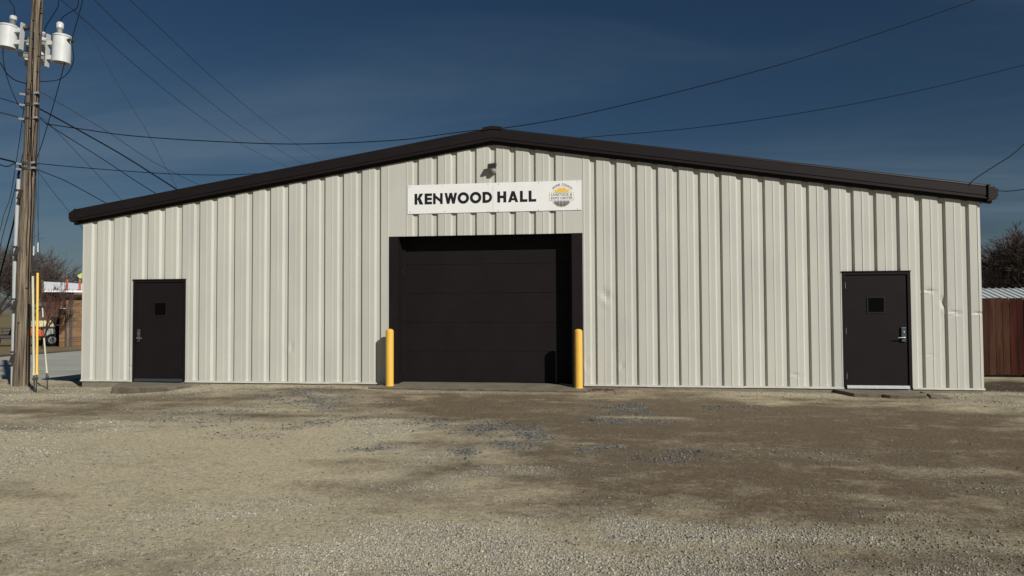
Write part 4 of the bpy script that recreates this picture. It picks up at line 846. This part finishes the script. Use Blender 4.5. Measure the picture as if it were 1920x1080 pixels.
# roofer crouching on the far roof edge
def person(base):
    t = thing('person', 'crouching roofer in dark clothes and yellow green vest on the white roof', 'person', base); s3 = np.append(s2, 0); z3 = np.array([0, 0, 1.0]); f3 = np.append(f2, 0)
    def P(s, d_, z): return base+s3*s+f3*d_+z3*z
    pts = {'pel': (P(-.30, 0, .42), .15), 'spine': (P(-.10, 0, .62), .15), 'chest': (P(.10, 0, .74), .16), 'neck': (P(.26, 0, .80), .065), 'head': (P(.36, 0, .86), .105), 'head2': (P(.40, 0, .93), .085),
           'hipl': (P(-.30, -.10, .40), .10), 'knl': (P(.06, -.14, .38), .07), 'anl': (P(-.16, -.14, .06), .05), 'tol': (P(.02, -.15, .04), .045), 'hipr': (P(-.30, .10, .40), .10), 'knr': (P(.02, .14, .20), .07), 'anr': (P(-.34, .14, .06), .05), 'tor': (P(-.18, .15, .04), .045),
           'shl': (P(.12, -.18, .74), .07), 'ell': (P(.26, -.20, .48), .05), 'hal': (P(.40, -.16, .26), .04), 'shr': (P(.12, .18, .74), .07), 'elr': (P(.30, .2, .50), .05), 'har': (P(.46, .16, .28), .04)}
    E_ = [('pel','spine'),('spine','chest'),('chest','neck'),('neck','head'),('head','head2'),('pel','hipl'),('hipl','knl'),('knl','anl'),('anl','tol'),('pel','hipr'),('hipr','knr'),('knr','anr'),('anr','tor'),('chest','shl'),('shl','ell'),('ell','hal'),('chest','shr'),('shr','elr'),('elr','har')]
    ks = list(pts); me = bpy.data.meshes.new('body'); me.from_pydata([tuple(pts[k][0]) for k in ks], [(ks.index(a), ks.index(b)) for a, b in E_], []); o = bpy.data.objects.new('body', me); COL.objects.link(o)
    md = o.modifiers.new('skin', 'SKIN'); 
    for i, k in enumerate(ks): me.skin_vertices[0].data[i].radius = (pts[k][1],)*2
    me.skin_vertices[0].data[0].use_root = True; ss = o.modifiers.new('sub', 'SUBSURF'); ss.levels = 1; ss.render_levels = 1
    me.materials.append(M['navy_cloth']); o.parent = t; o.matrix_parent_inverse = world_of(t).inverted()
    m = MB(); m.tube([P(-.16, 0, .56), P(.0, 0, .68), P(.18, 0, .78)], [.185, .20, .17], 12); m.build('vest', 'hi_vis', t, True)
    hd = P(.385, 0, .90); m = MB(); m.lathe([(.15, -.01), (.15, .01), (.125, .02), (.115, .08), (.07, .13), (.02, .145)], 14, hd, (.35, 0, 1)); m.build('hard_hat', 'hi_vis', t, True)
    m = MB(); m.lathe([(.05, -.05), (.085, -.02), (.09, .05), (.07, .09)], 12, P(.42, 0, .83), (.3, 0, 1)); m.build('face', 'skin', t, True)
rp = loc(152, 530, 10.6); person(Wd(rp[0], 10.6, zr2-.12+(zr-zr2)*.1-.02))

# ------------------------------------------------------------------ utility cart
vd = 54.3; vc = atdist(66, 577, vd); VZ = float(h(vc[0], vc[1])); fv = (vc-CAM)[:2]/np.linalg.norm((vc-CAM)[:2]); sv = np.array([fv[1], -fv[0]])
def vloc(u, v, dep=0): o2 = vc[:2]+fv*dep; P = onplan(u, v, o2, o2+sv); return float((P[:2]-vc[:2]) @ sv), float(P[2])
def Vd(s, d_, z): return np.array([vc[0]+sv[0]*s+fv[0]*d_, vc[1]+sv[1]*s+fv[1]*d_, z])
UC = thing('utility_cart', 'utility vehicle with long cream canopy and orange body before the brick building', 'vehicle', (vc[0], vc[1], VZ))
def vpoly(name, mat, px, d0, d1, bev=0):
    P = [vloc(u, v) for u, v in px]; m = MB(); m.prism([Vd(s, d0, z) for s, z in P][::-1], np.append(fv*(d1-d0), 0)); return m.build(name, mat, UC, bevel=bev)
gy = 577+(CAM[2]-VZ)*FPX/vd
vpoly('canopy', 'cart_cream', [(25, 612.8), (26, 602), (97, 601.2), (103, 612.8)], 0, 1.5, .03)
vpoly('canopy_rim', 'dark_metal', [(26, 614.6), (26, 613.1), (102.5, 613.1), (102.5, 614.6)], .03, 1.45)
vpoly('body', 'cart_orange', [(52, 631), (53, 616), (70, 616), (82, 620), (81, 631)], .1, 1.4, .03)
vpoly('rear_body', 'cart_grey', [(80, 630), (80, 616), (102, 616), (106, 624), (105, 636), (102, 636), (98, 630)], .12, 1.38, .03)
vpoly('chassis', 'dark_metal', [(27, 634), (27, 628), (52, 630), (80, 631), (80, 634.5)], .2, 1.3)
vpoly('engine_housing', 'dark_metal', [(27, 628), (28, 618), (50, 617), (51.5, 630)], .2, 1.3, .03)
for u in (28, 52, 80, 101):
    s_u = vloc(u, 614)[0]; m = MB()
    for dd in (.1, 1.35): m.tube([Vd(s_u, dd, vloc(u, 614)[1]), Vd(s_u, dd, vloc(u, 620)[1])], .025, 8)
    m.build('canopy_post', 'dark_metal', UC)
def wheel(u, r, d0, w_):
    s_u = vloc(u, 620)[0]; c_ = Vd(s_u, d0, VZ+r); ax_ = np.append(fv, 0); m = MB(); m.lathe([(r*.6, 0), (r*.92, 0), (r, w_*.2), (r, w_*.8), (r*.92, w_), (r*.6, w_)], 28, c_, ax_); t_ = m.build('wheel', 'rubber', UC, True)
    m = MB(); m.lathe([(r*.58, -.01), (r*.58, .03), (r*.42, .04), (r*.40, .02), (r*.12, .02), (r*.10, -.02)], 20, c_, ax_); m.build('rim', 'cart_grey', t_, True)
    m = MB(); m.lathe([(r*.30, -.015), (r*.3, -.012)], 16, c_, ax_); m.build('hub', 'dark_metal', t_)
wheel(98, .39, -.02, .28); wheel(91, .36, .9, .3); wheel(35, .36, -.02, .26); wheel(38, .36, .95, .26)
# dark trailer at the left edge
td = 55.0; tc_ = atdist(8, 577, td); TZ = float(h(tc_[0], tc_[1])); TL = thing('trailer', 'dark flat trailer with white tipped jack at the left picture edge', 'trailer', (tc_[0], tc_[1], TZ))
fT = (tc_-CAM)[:2]/np.linalg.norm((tc_-CAM)[:2]); sT = np.array([fT[1], -fT[0]])
def Td(s, d_, z): return np.array([tc_[0]+sT[0]*s+fT[0]*d_, tc_[1]+sT[1]*s+fT[1]*d_, TZ+z])
m = MB(); m.obox(Td(-.9, .8, .62), np.append(sT*1.5, 0), np.append(fT*.8, 0), (0, 0, .07)); m.build('deck', 'dark_metal', TL)
for d_ in (.02, 1.58):
    m = MB()
    for k in range(6): m.tube([Td(-2.3+.56*k, d_, .66), Td(-2.3+.56*k, d_, 1.15)], .025, 6)
    m.tube([Td(-2.4, d_, 1.15), Td(.6, d_, 1.15)], .03, 6); m.build('side_rail', 'dark_metal', TL)
for s_u in (-1.3, -.5):
    c_ = Td(s_u, -.06, .36); m = MB(); m.lathe([(.2, 0), (.33, 0), (.36, .05), (.36, .17), (.33, .22), (.2, .22)], 24, c_, np.append(fT, 0)); t_ = m.build('wheel', 'rubber', TL, True); m = MB(); m.lathe([(.2, -.01), (.2, .02), (.06, .03), (.05, -.02)], 16, c_, np.append(fT, 0)); m.build('rim', 'light_grey', t_, True)
m = MB(); m.tube([Td(.5, .8, .6), Td(1.2, .8, .5)], .05, 8); m.tube([Td(1.0, .8, 0.0), Td(1.0, .8, .8)], .035, 8); m.build('tongue', 'dark_metal', TL); m = MB(); m.tube([Td(1.0, .8, .8), Td(1.0, .8, 1.0)], .05, 8); m.build('jack_cap', 'roof_white', TL)
# ------------------------------------------------------------------ leaf litter at the right bollard
m = MB(); r_ = random.Random(4)
for k in range(90):
    x = r_.gauss(2.12, .22); y = -.05-abs(r_.gauss(0, .09)); 
    if x < 1.80: continue
    z = float(h(x, y))+.012+r_.random()*.02; a = r_.random()*6.28; s = r_.uniform(.015, .035); u_ = np.array([math.cos(a), math.sin(a), r_.uniform(-.3, .3)])*s; v_ = np.array([-math.sin(a), math.cos(a), r_.uniform(-.4, .4)])*s*.6
    p = np.array([x, y, z]); m.add([p-u_, p-u_*.2-v_, p+u_, p-u_*.2+v_], [(0, 1, 2, 3)])
tag(m.build('leaf_litter', 'leaf_litter'), 'dry reddish leaves blown against the wall beside the right bollard', 'leaves', kind='stuff')
